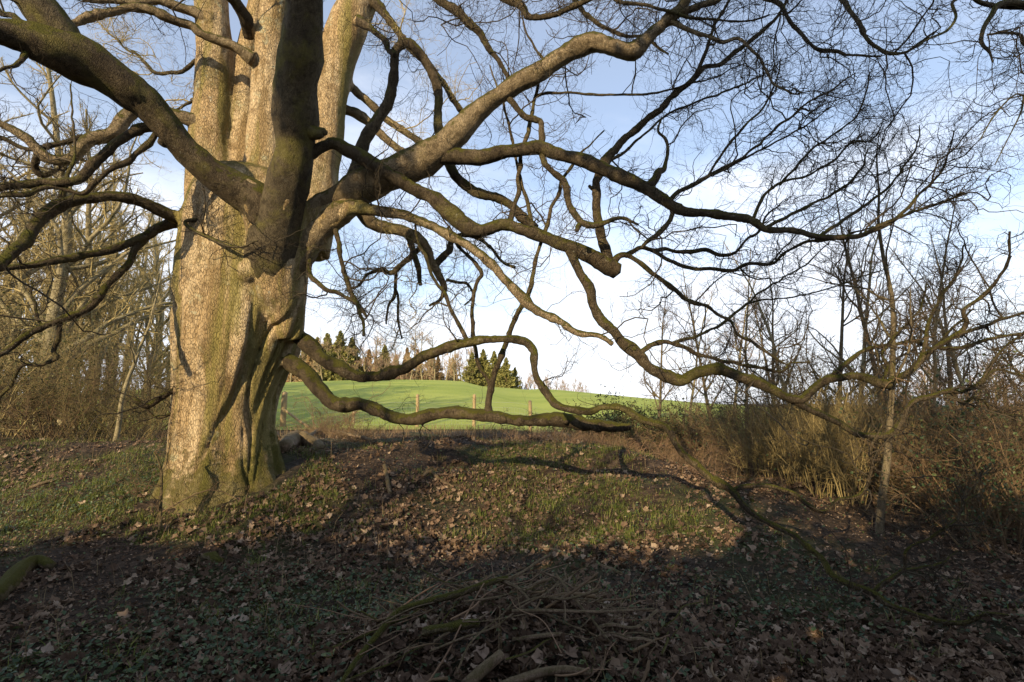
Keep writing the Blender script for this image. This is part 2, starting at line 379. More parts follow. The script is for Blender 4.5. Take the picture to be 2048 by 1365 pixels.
def loft_trunk():
    g = Geo()
    rows = [(1130, 215, 690), (1085, 250, 655), (1050, 284, 622), (1012, 308, 600), (980, 328, 586), (940, 342, 566), (900, 348, 555), (850, 353, 546), (800, 357, 551), (750, 360, 568), (700, 361, 592),
            (650, 362, 600), (600, 363, 602), (550, 366, 606), (500, 370, 612), (450, 374, 614), (410, 384, 612), (370, 400, 600), (350, 430, 560)]
    S = 96; th = np.arange(S)*2*math.pi/S; rings = []
    ra = np.array(rows, float); yy = np.linspace(ra[0, 0], ra[-1, 0], 90)
    rows = [(v, np.interp(-v, -ra[:, 0], ra[:, 1]), np.interp(-v, -ra[:, 0], ra[:, 2])) for v in yy]
    for y, xl, xr in rows:
        Y = 7.3
        a, t = at(xl, y, Y); b, _ = at(xr, y, Y); c = (a+b)/2; r = np.linalg.norm(b-a)/2*0.985
        hh = c[2]
        base = float(ss(1.6, 0.0, hh)); tw = hh*0.20
        fl = 0.35*np.cos(3*(th-tw)+0.6)+0.5*np.cos(5*(th-tw)+2.1)+0.5*np.cos(8*(th-tw*1.2)+0.9)+0.4*np.cos(13*(th-tw)+1.2)+0.25*np.cos(19*(th-tw)+2.2)
        fl2 = -np.abs(np.sin(4.5*(th-tw)+0.5))**0.6
        amp = 0.026+0.030*base
        rr = r*(1+amp*fl+0.018*(fl2+0.6))
        rings.append(np.stack([c[0]+rr*np.cos(th), c[1]+rr*np.sin(th)*0.95, np.full(S, hh)], -1))
    V = np.concatenate(rings); n = len(rows)
    i = np.arange(n-1)[:, None]*S; j = np.arange(S)[None]; j2 = (j+1) % S
    Q = np.stack([i+j, i+j2, i+S+j2, i+S+j], -1).reshape(-1, 4)
    V = np.vstack([V, rings[0].mean(0), rings[-1].mean(0)+np.array((0, 0, .1))])
    k = np.arange(S); k2 = (k+1) % S; b = (n-1)*S
    T = np.vstack([np.stack([k2, k, np.full(S, n*S)], -1), np.stack([b+k, b+k2, np.full(S, n*S+1)], -1)])
    g.add(V, Q, T)
    return g
tg = loft_trunk()
STEMS = [
    ([(440, 520, 130), (430, 430, 108), (426, 340, 88), (424, 270, 80), (427, 200, 73), (429, 120, 67), (426, 40, 65), (423, 0, 64), (420, -90, 60), (412, -190, 54)], 7.3, 7.4),
    ([(480, 480, 90), (486, 380, 66), (489, 300, 56), (490, 220, 50), (493, 140, 46), (503, 70, 42), (516, 10, 38), (522, -80, 34), (540, -180, 30)], 7.35, 7.8),
    ([(540, 480, 130), (535, 380, 100), (534, 300, 78), (534, 220, 64), (537, 140, 58), (544, 60, 54), (550, 0, 50), (560, -100, 46), (570, -190, 40)], 7.2, 7.2),
    ([(600, 500, 120), (622, 420, 104), (637, 340, 82), (647, 270, 76), (657, 200, 76), (668, 140, 76), (688, 75, 76), (712, 20, 72), (735, -50, 66), (760, -170, 56)], 7.35, 7.9),
]
for pts, a, b in STEMS:
    P, R = spline(*pxline(pts, a, b)); tube(tg, P, R, 20, 0.05, seed=a*3)
# traced limbs: name -> (parent, distance at start or None, change of distance, twig density, material, points)
LIMBS = {}
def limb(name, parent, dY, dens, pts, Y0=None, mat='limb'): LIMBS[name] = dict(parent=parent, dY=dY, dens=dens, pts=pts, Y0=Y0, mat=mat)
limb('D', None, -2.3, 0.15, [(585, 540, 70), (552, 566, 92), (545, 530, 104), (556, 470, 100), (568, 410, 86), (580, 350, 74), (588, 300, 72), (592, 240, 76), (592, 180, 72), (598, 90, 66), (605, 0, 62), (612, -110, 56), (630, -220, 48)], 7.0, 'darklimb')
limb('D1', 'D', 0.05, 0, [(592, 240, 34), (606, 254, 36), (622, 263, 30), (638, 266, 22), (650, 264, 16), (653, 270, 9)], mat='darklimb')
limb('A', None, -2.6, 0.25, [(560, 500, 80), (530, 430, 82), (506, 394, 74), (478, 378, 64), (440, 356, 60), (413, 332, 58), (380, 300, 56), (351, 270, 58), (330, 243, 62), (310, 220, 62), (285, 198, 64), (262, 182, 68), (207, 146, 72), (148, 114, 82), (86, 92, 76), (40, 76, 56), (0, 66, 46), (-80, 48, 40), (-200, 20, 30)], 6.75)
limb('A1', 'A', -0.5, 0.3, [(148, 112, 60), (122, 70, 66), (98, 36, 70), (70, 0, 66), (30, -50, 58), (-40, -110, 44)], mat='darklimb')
limb('A2', 'A', -0.05, 0, [(345, 275, 26), (330, 284, 24), (324, 290, 18)])
limb('A3', 'A', 0.3, 0.8, [(70, 66, 18), (48, 48, 16), (20, 30, 12), (-20, 8, 9)])
limb('A4', 'A', -0.3, 1.2, [(55, 96, 14), (45, 118, 10), (30, 132, 8), (10, 136, 7), (-10, 150, 5)])
limb('B', None, -1.0, 1.0, [(425, 262, 34), (389, 243, 27), (344, 227, 23), (300, 222, 24), (258, 227, 28), (227, 265, 28), (179, 286, 26), (148, 313, 23), (103, 317, 20), (72, 303, 17), (41, 275, 15), (0, 251, 13), (-60, 230, 8)], 7.2)
limb('B1', 'B', -0.3, 0.9, [(180, 284, 10), (160, 274, 9), (110, 292, 10), (60, 300, 8), (0, 276, 8), (-40, 270, 6)])
limb('B2', 'B', 0.5, 1.2, [(76, 306, 14), (70, 335, 12), (85, 352, 10), (110, 340, 8), (150, 318, 6), (185, 330, 4)])
limb('C', 'A', -0.6, 0.7, [(335, 262, 20), (310, 255, 18), (275, 258, 17), (241, 282, 17), (213, 310, 17), (179, 334, 17), (151, 358, 16), (114, 365, 16), (69, 365, 15), (0, 379, 15), (-60, 395, 12)])
limb('C2', 'A', -0.5, 0.8, [(322, 272, 12), (313, 268, 11), (286, 300, 11), (248, 320, 11), (220, 341, 10), (193, 365, 10), (160, 385, 9), (110, 372, 10), (60, 385, 10), (0, 397, 9)])
limb('E', None, -2.2, 0.7, [(420, 448, 34), (385, 440, 28), (350, 432, 25), (327, 424, 23), (303, 413, 21), (269, 399, 20), (224, 395, 21), (179, 399, 21), (145, 403, 22), (114, 413, 26), (93, 432, 25), (76, 455, 23), (52, 486, 22), (25, 508, 22), (0, 526, 20), (-60, 560, 16)], 7.0)
limb('E1', 'E', 0.4, 0.8, [(124, 410, 14), (126, 390, 13), (128, 372, 14), (138, 350, 8), (150, 300, 5), (146, 240, 4), (143, 170, 3)])
limb('F', None, -1.6, 1.0, [(400, 430, 26), (366, 434, 24), (340, 450, 20), (310, 466, 18), (275, 484, 16), (207, 502, 15), (138, 519, 14), (69, 533, 13), (0, 546, 11), (-60, 560, 8)], 7.0)
limb('G', 'F', -1.0, 0.8, [(290, 478, 14), (272, 500, 14), (258, 526, 14), (220, 567, 14), (193, 601, 15), (165, 626, 14), (131, 639, 13), (86, 653, 12), (41, 677, 11), (0, 705, 10), (-40, 725, 8)])
limb('G1', 'G', 0.2, 1.5, [(120, 644, 10), (117, 674, 9), (107, 705, 9), (113, 717, 8), (90, 728, 8), (69, 731, 7), (45, 736, 7), (20, 770, 6), (3, 794, 5), (-12, 830, 4)])
limb('G2', 'G', 0.1, 2.0, [(84, 652, 6), (76, 640, 6), (70, 610, 5), (60, 590, 4), (62, 560, 3)])
limb('T1', None, -1.0, 0.9, [(508, 120, 30), (495, 112, 25), (478, 100, 20), (458, 90, 18), (406, 72, 17), (379, 52, 17), (344, 38, 16), (310, 24, 16), (275, 17, 16), (241, 24, 17), (193, 31, 16), (148, 47, 14), (110, 60, 10)], 7.0)
limb('T2', None, -0.8, 0.9, [(425, 45, 26), (390, 25, 20), (344, 10, 17), (310, 3, 15), (275, 5, 13), (224, 3, 12), (172, 0, 11), (130, -14, 9)], 7.2)
limb('T3', None, -0.9, 0.7, [(500, 75, 24), (492, 40, 24), (475, 10, 22), (452, -16, 20), (420, -60, 16)], 7.2)
limb('T4', None, 0.3, 2.2, [(425, 120, 12), (396, 122, 9), (372, 138, 8), (345, 143, 7), (310, 143, 7), (288, 128, 6), (275, 112, 5), (255, 98, 4), (225, 72, 3), (190, 40, 2)], 7.6)
limb('T5', None, 0.2, 2.2, [(420, 180, 10), (393, 186, 7), (390, 200, 6), (370, 208, 5), (358, 218, 4), (340, 225, 3)], 7.5)
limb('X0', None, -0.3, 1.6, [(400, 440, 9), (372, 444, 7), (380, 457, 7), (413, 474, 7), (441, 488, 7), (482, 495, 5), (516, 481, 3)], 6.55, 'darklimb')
limb('X1', None, -0.5, 2.5, [(420, 770, 12), (362, 775, 11), (320, 797, 11), (292, 811, 10), (280, 803, 9), (272, 800, 9)], 7.1)
limb('X2', None, -0.3, 2.5, [(400, 820, 8), (356, 825, 6), (330, 833, 6), (306, 832, 5), (292, 815, 4), (278, 805, 3)], 7.0)
limb('H', None, -1.2, 0.7, [(585, 480, 84), (620, 448, 76), (645, 425, 68), (669, 406, 62), (705, 382, 58), (738, 365, 57), (780, 349, 58), (813, 334, 59), (848, 318, 60), (875, 303, 58), (893, 288, 50), (910, 272, 48), (962, 222, 45), (1013, 183, 42), (1065, 148, 40), (1117, 112, 36), (1150, 95, 34), (1185, 86, 35), (1205, 92, 31), (1237, 103, 29), (1264, 104, 29), (1289, 82, 28), (1328, 47, 24), (1359, 20, 22), (1380, -10, 19), (1410, -60, 14)], 6.9)
limb('H1', 'H', -0.4, 1.6, [(1350, 30, 16), (1375, 20, 15), (1406, 8, 13), (1440, -6, 11), (1490, -40, 8)])
limb('Y', 'H', -0.6, 2.0, [(1326, 48, 12), (1345, 46, 10), (1383, 62, 9), (1414, 74, 8), (1445, 82, 8), (1476, 76, 7), (1499, 94, 6), (1515, 109, 5), (1530, 135, 5), (1550, 170, 4), (1575, 182, 4), (1600, 190, 3)])
limb('I', 'H', -1.6, 1.0, [(860, 312, 36), (886, 313, 34), (944, 313, 31), (1013, 306, 28), (1065, 296, 28), (1090, 300, 27), (1117, 310, 26), (1185, 331, 26), (1237, 355, 26), (1270, 365, 25), (1301, 380, 23), (1340, 409, 20), (1379, 425, 17), (1437, 433, 15), (1492, 440, 14), (1531, 456, 13), (1585, 464, 13), (1640, 472, 12), (1718, 472, 10), (1757, 456, 8), (1815, 433, 6), (1874, 413, 5), (1930, 390, 3)])
limb('I1', 'I', 0.2, 1.2, [(1298, 375, 20), (1310, 358, 17), (1318, 345, 16), (1330, 340, 12), (1336, 320, 8), (1338, 300, 7), (1330, 275, 6), (1318, 262, 5), (1322, 240, 4)])
limb('I2', 'I', -0.5, 2.0, [(1337, 406, 12), (1356, 386, 9), (1400, 362, 8), (1414, 355, 7), (1468, 323, 6), (1507, 300, 5), (1554, 253, 5), (1601, 218, 4), (1640, 191, 4), (1679, 168, 3), (1710, 148, 2)])
limb('I3', 'I2', -0.3, 2.0, [(1414, 355, 5), (1453, 296, 5), (1492, 249, 5), (1523, 218, 4), (1550, 168, 3), (1562, 117, 2)])
limb('I4', 'I2', -0.3, 2.0, [(1425, 351, 5), (1492, 316, 5), (1546, 288, 4), (1589, 265, 4), (1624, 242, 3), (1663, 210, 2)])
limb('I5', 'I', -0.4, 2.2, [(1503, 446, 8), (1512, 425, 7), (1519, 409, 7), (1538, 382, 6), (1573, 362, 5), (1624, 347, 4), (1667, 320, 4), (1698, 290, 4), (1737, 281, 3), (1760, 257, 3), (1768, 238, 2)])
limb('I6', 'I5', -0.2, 2.0, [(1560, 370, 6), (1575, 352, 5), (1589, 339, 5), (1620, 304, 5), (1667, 269, 4), (1710, 238, 4), (1729, 195, 3), (1737, 148, 2)])
limb('I7', 'I', 0.4, 2.2, [(1640, 472, 8), (1690, 440, 7), (1740, 405, 6), (1780, 372, 5), (1810, 330, 4), (1835, 290, 3), (1840, 250, 2)])
limb('I8', 'I', -0.3, 2.2, [(1720, 471, 8), (1765, 455, 7), (1810, 418, 6), (1850, 380, 5), (1880, 345, 4), (1900, 300, 3), (1906, 262, 2)])
limb('I9', 'I', 0.4, 2.0, [(1531, 456, 8), (1580, 430, 7), (1640, 402, 6), (1690, 372, 5), (1722, 335, 4), (1735, 300, 3)])
limb('J', None, -0.9, 0.6, [(580, 530, 70), (615, 490, 58), (652, 450, 52), (682, 422, 42), (702, 413, 30), (722, 414, 24), (755, 420, 21), (813, 434, 19), (860, 453, 18), (894, 471, 18), (939, 491, 17), (980, 526, 17), (1011, 557, 18), (1042, 593, 21), (1073, 622, 16), (1118, 646, 13), (1159, 668, 13), (1197, 672, 10), (1225, 686, 9)], 6.85)
limb('K', 'D', 0.3, 0.4, [(585, 330, 30), (607, 317, 22), (641, 296, 22), (669, 286, 25), (696, 300, 27), (720, 310, 27), (755, 331, 29), (793, 355, 29), (834, 379, 29), (872, 399, 29), (900, 427, 29), (924, 451, 30), (962, 465, 31), (1006, 452, 28), (1049, 458, 27), (1084, 466, 26), (1118, 484, 27), (1153, 502, 27), (1187, 521, 27), (1208, 533, 30), (1232, 545, 30)])
limb('K2', 'K', -1.1, 0.9, [(1140, 500, 22), (1147, 518, 19), (1166, 553, 18), (1180, 588, 18), (1190, 622, 19), (1204, 646, 19), (1232, 667, 20), (1250, 689, 22), (1281, 718, 23), (1309, 740, 24), (1356, 761, 22), (1395, 748, 21), (1430, 742, 20), (1470, 756, 20), (1517, 771, 19), (1564, 791, 18), (1600, 797, 18), (1618, 783, 17), (1642, 762, 16), (1666, 750, 16), (1713, 756, 15), (1764, 770, 15), (1791, 756, 13), (1838, 724, 11), (1877, 697, 10), (1916, 670, 9), (1936, 642, 8), (1932, 619, 7), (1967, 591, 7), (2003, 556, 6), (2018, 509, 5), (2014, 466, 4)])
limb('K3', 'K2', -0.5, 1.5, [(1570, 793, 16), (1595, 806, 14), (1622, 822, 14), (1666, 842, 14), (1701, 862, 13), (1740, 871, 13), (1775, 869, 12), (1799, 846, 11), (1818, 815, 10), (1858, 791, 9), (1897, 779, 8), (1924, 783, 8), (1963, 764, 7), (1995, 744, 6), (2048, 752, 5), (2090, 745, 4)])
limb('K2a', 'K2', 0.2, 2.2, [(1838, 724, 9), (1850, 690, 8), (1858, 645, 7), (1885, 595, 6), (1915, 545, 4), (1930, 490, 3)])
limb('K2b', 'K2', -0.2, 2.2, [(1916, 670, 8), (1960, 655, 7), (2005, 640, 6), (2060, 618, 4), (2110, 600, 3)])
limb('K2c', 'K2', -0.3, 2.2, [(1877, 697, 8), (1925, 696, 7), (1985, 678, 6), (2050, 668, 5), (2110, 650, 3)])
limb('K2d', 'K2', 0.3, 2.2, [(1764, 770, 9), (1775, 735, 8), (1768, 705, 6), (1800, 660, 5), (1840, 620, 4), (1852, 570, 3)])
limb('K3a', 'K3', -0.2, 2.2, [(1963, 764, 7), (1985, 725, 6), (2015, 690, 5), (2060, 655, 4), (2100, 610, 3)])
limb('K3b', 'K3', 0.2, 2.2, [(1897, 779, 7), (1925, 808, 6), (1955, 796, 6), (1995, 826, 5), (2060, 835, 4)])
limb('K4', 'K2', 0.3, 2.0, [(1666, 750, 10), (1720, 707, 9), (1760, 693, 8), (1799, 689, 8), (1838, 685, 8), (1869, 697, 7), (1900, 660, 5), (1950, 620, 4)])
limb('K5', 'K2', 0.4, 1.6, [(1275, 712, 13), (1300, 692, 10), (1328, 685, 9), (1352, 689, 9), (1387, 705, 8), (1422, 717, 7), (1446, 724, 7), (1485, 728, 7), (1524, 734, 6), (1564, 742, 6), (1583, 728, 4), (1622, 724, 3)])
limb('K6', 'K5', 0.4, 1.2, [(1345, 687, 8), (1375, 678, 7), (1407, 669, 6), (1446, 646, 6), (1485, 615, 5), (1524, 583, 4), (1575, 552, 3), (1622, 520, 3), (1658, 485, 2)])
limb('K6b', 'K6', 0.2, 1.4, [(1495, 608, 4), (1525, 600, 4), (1564, 597, 3), (1622, 587, 3), (1681, 571, 3), (1720, 554, 3), (1779, 536, 2)])
limb('Q', 'K', -0.4, 0.5, [(1222, 543, 26), (1214, 510, 21), (1205, 480, 20), (1194, 425, 18), (1196, 372, 18), (1206, 324, 16), (1237, 289, 14), (1271, 258, 13), (1289, 242, 12), (1328, 210, 12), (1367, 175, 11), (1394, 148, 10), (1425, 132, 9), (1456, 117, 9), (1492, 90, 8), (1523, 62, 7), (1546, 35, 6), (1573, 0, 5), (1600, -40, 4)])
limb('Q2', 'Q', -0.2, 1.6, [(1390, 152, 9), (1404, 125, 8), (1414, 101, 8), (1429, 58, 7), (1449, 16, 6), (1462, -10, 5)])
limb('Q3', 'Q', 0.3, 1.5, [(1206, 326, 9), (1240, 310, 6), (1290, 268, 5), (1340, 226, 5), (1406, 199, 4), (1464, 179, 4), (1523, 152, 3), (1554, 128, 2)])
limb('Q4', 'Q', 0.0, 0, [(1198, 380, 9), (1185, 378, 8), (1178, 372, 7)])
limb('K7', 'K', -0.5, 1.3, [(1222, 530, 16), (1240, 512, 13), (1262, 515, 10), (1297, 540, 9), (1340, 571, 9), (1367, 595, 8), (1399, 607, 8), (1430, 622, 7), (1458, 642, 6), (1477, 669, 6), (1501, 685, 6), (1532, 705, 5), (1556, 720, 5), (1575, 728, 4)])
limb('K8', 'K7', -0.2, 1.8, [(1250, 512, 12), (1268, 502, 10), (1285, 497, 9), (1328, 501, 8), (1375, 501, 8), (1411, 497, 8), (1438, 511, 7), (1469, 507, 6), (1493, 481, 5), (1516, 462, 5), (1535, 430, 4), (1560, 410, 3)])
limb('K9', 'K8', -0.4, 1.8, [(1300, 499, 8), (1320, 510, 8), (1344, 524, 8), (1387, 536, 8), (1426, 538, 8), (1465, 542, 7), (1493, 530, 7), (1544, 526, 6), (1571, 505, 6), (1610, 485, 6), (1658, 481, 5), (1712, 466, 4), (1770, 450, 3), (1820, 470, 2)])
limb('K10', 'I', 0.0, 1.8, [(1345, 411, 10), (1342, 440, 10), (1320, 462, 10), (1300, 480, 9), (1285, 497, 8)])
limb('M', None, -1.2, 0.35, [(530, 700, 34), (580, 724, 36), (612, 745, 33), (636, 772, 32), (664, 800, 32), (688, 808, 31), (722, 805, 25), (757, 818, 24), (791, 832, 24), (825, 835, 24), (877, 830, 23), (929, 826, 23), (970, 830, 25), (1015, 839, 22), (1066, 843, 22), (1118, 840, 25), (1170, 846, 22), (1204, 850, 21), (1239, 855, 19), (1265, 853, 17)], 7.3)
limb('M1', 'M', -0.12, 0, [(690, 806, 22), (686, 812, 20), (682, 816, 16)])
limb('M2', 'M', -0.12, 0, [(1130, 842, 17), (1131, 843, 14), (1131, 844, 11)])
limb('N', None, -4.1, 0.35, [(540, 640, 34), (585, 668, 32), (619, 695, 29), (653, 719, 27), (688, 739, 26), (722, 750, 24), (763, 751, 22), (798, 743, 21), (832, 725, 20), (867, 705, 20), (894, 691, 19), (929, 688, 17), (963, 684, 17), (998, 681, 16), (1032, 680, 16), (1053, 686, 16), (1066, 707, 15), (1073, 732, 15), (1078, 760, 14), (1087, 785, 14), (1104, 805, 14), (1128, 818, 15), (1153, 822, 14), (1177, 821, 13), (1204, 813, 12), (1232, 812, 12), (1252, 820, 13), (1274, 834, 13), (1309, 850, 14), (1336, 864, 14), (1356, 889, 14), (1379, 920, 14), (1407, 948, 14), (1434, 967, 15), (1462, 982, 15), (1490, 1006, 13), (1524, 1030, 12), (1564, 1055, 12), (1594, 1070, 12), (1624, 1100, 12), (1649, 1125, 12), (1664, 1155, 12), (1694, 1175, 12), (1739, 1190, 12), (1774, 1212, 10), (1824, 1222, 9), (1874, 1235, 8), (1924, 1245, 7), (1974, 1230, 6), (2024, 1230, 5)], 7.35)
limb('N2', 'N', -0.4, 1.2, [(1465, 982, 11), (1489, 973, 9), (1520, 972, 9), (1549, 975, 9), (1584, 985, 8), (1614, 1010, 8), (1644, 1022, 8), (1674, 1005, 7), (1724, 985, 7), (1744, 945, 6), (1744, 895, 5), (1765, 850, 3)])
limb('N3', 'N', -0.2, 1.6, [(1742, 1190, 10), (1769, 1165, 9), (1809, 1140, 8), (1809, 1110, 6), (1834, 1090, 5), (1864, 1075, 5), (1909, 1040, 5), (1929, 1005, 4), (1959, 980, 4), (1959, 945, 3)])
limb('N4', 'N3', 0.2, 2.0, [(1805, 1140, 6), (1849, 1135, 5), (1894, 1120, 4), (1914, 1100, 3)])
limb('V', 'M', 0.0, 0.25, [(976, 835, 22), (977, 815, 15), (979, 794, 14), (983, 767, 14), (994, 736, 12), (1008, 701, 11), (1022, 667, 11), (1035, 632, 11), (1046, 605, 10), (1060, 574, 9), (1070, 536, 9), (1078, 502, 8), (1090, 460, 8), (1106, 405, 7), (1118, 378, 7), (1138, 335, 6), (1170, 298, 4), (1210, 262, 3)])
limb('V1', 'V', 0.25, 0.25, [(983, 775, 11), (975, 755, 10), (963, 739, 9), (953, 712, 8), (946, 674, 8), (946, 622, 8), (948, 588, 8), (955, 565, 8), (961, 546, 8), (936, 512, 7), (915, 488, 6), (895, 455, 4)])
limb('W', 'N', 0.3, 0.3, [(934, 682, 12), (929, 672, 9), (915, 643, 8), (894, 598, 8), (877, 567, 7), (860, 540, 7), (850, 515, 7), (838, 480, 6), (832, 430, 5)])
limb('Xa', 'K', 0.0, 0.6, [(1020, 450, 12), (1028, 415, 9), (1036, 379, 9), (1044, 303, 8), (1061, 241, 8), (1072, 193, 7), (1082, 145, 6), (1083, 120, 5), (1058, 76, 4), (1041, 17, 3), (1035, -20, 2)])
limb('Xb', 'K', 0.2, 0.6, [(1066, 462, 10), (1060, 430, 8), (1044, 372, 7), (1034, 320, 6), (1024, 275, 6), (1013, 234, 5), (1000, 190, 4), (980, 130, 3)])
limb('S7', 'Xa', -0.3, 1.0, [(1073, 192, 6), (1100, 186, 6), (1150, 188, 5), (1250, 191, 5), (1305, 187, 4), (1367, 171, 4), (1425, 156, 3), (1492, 125, 2)])
limb('O', 'H', 0.2, 0.7, [(690, 425, 30), (696, 400, 26), (701, 362, 24), (714, 317, 22), (731, 275, 22), (755, 241, 22), (779, 203, 21), (791, 155, 20), (794, 120, 19), (796, 100, 20), (808, 88, 21), (824, 85, 22), (841, 103, 20), (862, 138, 18), (875, 179, 18), (879, 224, 17), (880, 265, 20), (886, 288, 23), (893, 312, 24), (906, 341, 20), (922, 368, 19), (951, 386, 18), (996, 393, 18), (1024, 406, 19), (1044, 430, 20), (1072, 455, 20)])
limb('O1', None, -0.5, 1.2, [(715, 40, 20), (745, 60, 13), (765, 78, 11), (778, 100, 11), (792, 112, 11)], 7.0)
limb('P', 'H', -0.3, 1.2, [(1010, 190, 14), (1027, 207, 12), (1048, 231, 12), (1070, 236, 12), (1084, 245, 12), (1082, 275, 12), (1086, 317, 12), (1106, 344, 12), (1127, 375, 12), (1137, 413, 12), (1151, 441, 12), (1165, 453, 12), (1192, 455, 11), (1215, 446, 9), (1240, 440, 7), (1275, 455, 5)])
limb('P1', 'P', -0.1, 0, [(1160, 448, 12), (1156, 455, 11), (1155, 462, 9)])
limb('Z1', None, 1.0, 1.6, [(640, 430, 40), (700, 412, 28), (740, 440, 26), (780, 455, 24), (812, 467, 22), (843, 484, 20), (860, 519, 17), (874, 546, 14), (887, 577, 11), (880, 600, 7), (860, 612, 5)], 7.7)
limb('Z2', 'Z1', 0.2, 2.2, [(868, 535, 14), (880, 520, 15), (900, 500, 14), (905, 480, 12), (925, 470, 9), (960, 480, 7), (985, 500, 6), (1005, 525, 6), (1030, 535, 5)])
limb('Z3', 'Z1', -0.2, 1.0, [(815, 470, 15), (822, 484, 14), (830, 512, 13), (838, 540, 12), (841, 574, 8)])
limb('Z4', 'Z1', 0.3, 2.0, [(850, 490, 12), (830, 505, 11), (805, 530, 13), (785, 545, 12), (760, 540, 8), (735, 550, 6), (715, 570, 5), (690, 580, 4)])
limb('Z5', 'Z1', 0.5, 2.0, [(893, 560, 7), (915, 565, 6), (935, 570, 6), (947, 590, 5), (930, 610, 3)])
limb('R1', None, -0.9, 2.0, [(605, 480, 16), (615, 512, 11), (619, 546, 10), (643, 577, 9), (688, 591, 8), (712, 608, 8), (729, 643, 7), (726, 670, 5)], 6.9)
limb('R2', 'J', -0.3, 1.4, [(672, 440, 14), (670, 452, 10), (684, 512, 10), (695, 564, 9), (708, 595, 8), (736, 631, 6)])
limb('R3', 'Z4', 0.1, 2.2, [(792, 545, 7), (788, 588, 6), (777, 612, 5), (774, 650, 4)])
limb('R4', 'R3', 0.1, 2.2, [(790, 575, 5), (797, 600, 5), (796, 643, 5), (803, 677, 3)])
limb('U1', None, 0.8, 1.4, [(670, 170, 30), (692, 165, 18), (720, 190, 16), (760, 222, 15), (800, 255, 14), (845, 285, 12), (880, 300, 10)], 7.7)
limb('U2', None, 0.6, 1.4, [(660, 230, 30), (685, 218, 20), (720, 232, 18), (760, 265, 17), (800, 300, 16), (825, 318, 14), (860, 345, 10)], 7.8)
limb('U3', None, -0.6, 1.5, [(735, -10, 26), (770, 30, 17), (800, 70, 14), (830, 110, 12), (870, 140, 10), (905, 195, 11), (920, 225, 10), (930, 240, 8)], 7.7)
limb('U4', None, -0.8, 1.6, [(790, -90, 20), (850, -30, 18), (890, 5, 17), (920, 30, 15), (950, 60, 13), (975, 100, 12), (1000, 130, 9), (1015, 160, 8)], 7.6)
limb('U5', None, -1.0, 1.6, [(960, -50, 18), (1000, -10, 15), (1040, 10, 14), (1055, 33, 12), (1100, 35, 11), (1145, 18, 11), (1200, -5, 10), (1240, -30, 8)], 7.2)
limb('U6', None, -0.8, 1.7, [(1120, -60, 14), (1150, 0, 10), (1180, 35, 9), (1210, 55, 8), (1250, 70, 7), (1290, 80, 6), (1340, 110, 5)], 7.2)
limb('U7', None, -0.8, 2.0, [(1480, -30, 12), (1530, 0, 9), (1562, 19, 8), (1593, 58, 8), (1620, 86, 8), (1640, 103, 7), (1675, 105, 6), (1698, 113, 5), (1757, 117, 3)], 6.2)
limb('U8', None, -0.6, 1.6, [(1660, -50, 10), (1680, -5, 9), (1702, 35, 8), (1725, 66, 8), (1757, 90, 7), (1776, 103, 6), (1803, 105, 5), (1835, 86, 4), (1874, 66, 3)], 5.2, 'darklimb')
limb('U9', None, -0.5, 1.8, [(1210, -60, 10), (1230, -5, 8), (1290, 14, 7), (1350, 30, 6), (1420, 34, 5), (1480, 40, 4), (1540, 30, 3)], 6.0)
# branches of the top of the crown leave the stems above the picture: start them at a stem
TOPROOT = {'U4': 3, 'U5': 3, 'U6': 3, 'U7': 3, 'U8': 3, 'U9': 3}

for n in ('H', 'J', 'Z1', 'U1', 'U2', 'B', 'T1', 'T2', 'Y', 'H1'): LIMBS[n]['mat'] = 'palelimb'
# geometry of every traced limb
order = list(LIMBS)
for n in order:
    L = LIMBS[n]
    if L['parent'] and L['Y0'] is None:
        pp = LIMBS[L['parent']]; q = pp['px']; x, y = L['pts'][0][:2]
        i = int(np.argmin((q[:, 0]-x)**2+(q[:, 1]-y)**2)); Y0 = pp['P0'][i, 1]
    else: Y0 = L['Y0']
    P, R = pxline(L['pts'], Y0, Y0+L['dY'])
    if n in TOPROOT:      # carry it back to its stem high above
        s = STEMS[TOPROOT[n]]; a, _ = at(s[0][-1][0], s[0][-1][1], s[2]); d = P[0]-a
        mid = a+d*0.55+np.array((0, 0, 0.35)); Pn = [a-np.array((0, 0, .2)), a+d*0.2+np.array((0, 0, .2)), mid]
        P = np.vstack([Pn, P]); R = np.concatenate([[R[0]*2.2, R[0]*1.8, R[0]*1.4], R])
    Ps, Rs = spline(P, R, 0.5, 0.022, 24)
    # dense picture-space copy for children to find their start on the branch
    qs = []
    for p in Ps:
        v = p-CAM; t = v@FWD; qs.append((1024+FPX*(v@RT)/t, 682.5-FPX*(v@UP)/t))
    L['px'] = np.array(qs); L['P0'] = Ps
    rm = Rs.mean()
    s = np.concatenate([[0], np.cumsum(np.linalg.norm(np.diff(Ps, axis=0), axis=1))])
    wob = np.stack([noise3(np.stack([s/(5*rm+0.05)+k*11.3, s*0+len(n)*3.1+order.index(n)*1.7, s*0], -1)) for k in range(3)], -1)
    env = np.minimum(1, s/(0.3+6*rm))[:, None]
    kr = np.random.default_rng(500+order.index(n)); kn = np.ones(len(s))
    for _ in range(kr.poisson(s[-1]/0.55)):
        s0 = kr.uniform(0.12, 0.97)*s[-1]; r0 = np.interp(s0, s, Rs); kn = kn+kr.uniform(0.08, 0.30)*min(1, 0.05/r0)*np.exp(-((s-s0)/(r0*kr.uniform(0.5, 1.3)))**2)
    Rs = Rs*kn/(1+0.35*(kn.mean()-1))
    L['P'] = Ps+wob*env*min(rm*1.0, 0.035); L['R'] = Rs*(1+0.16*wob[:, :1]*env)[:, 0]

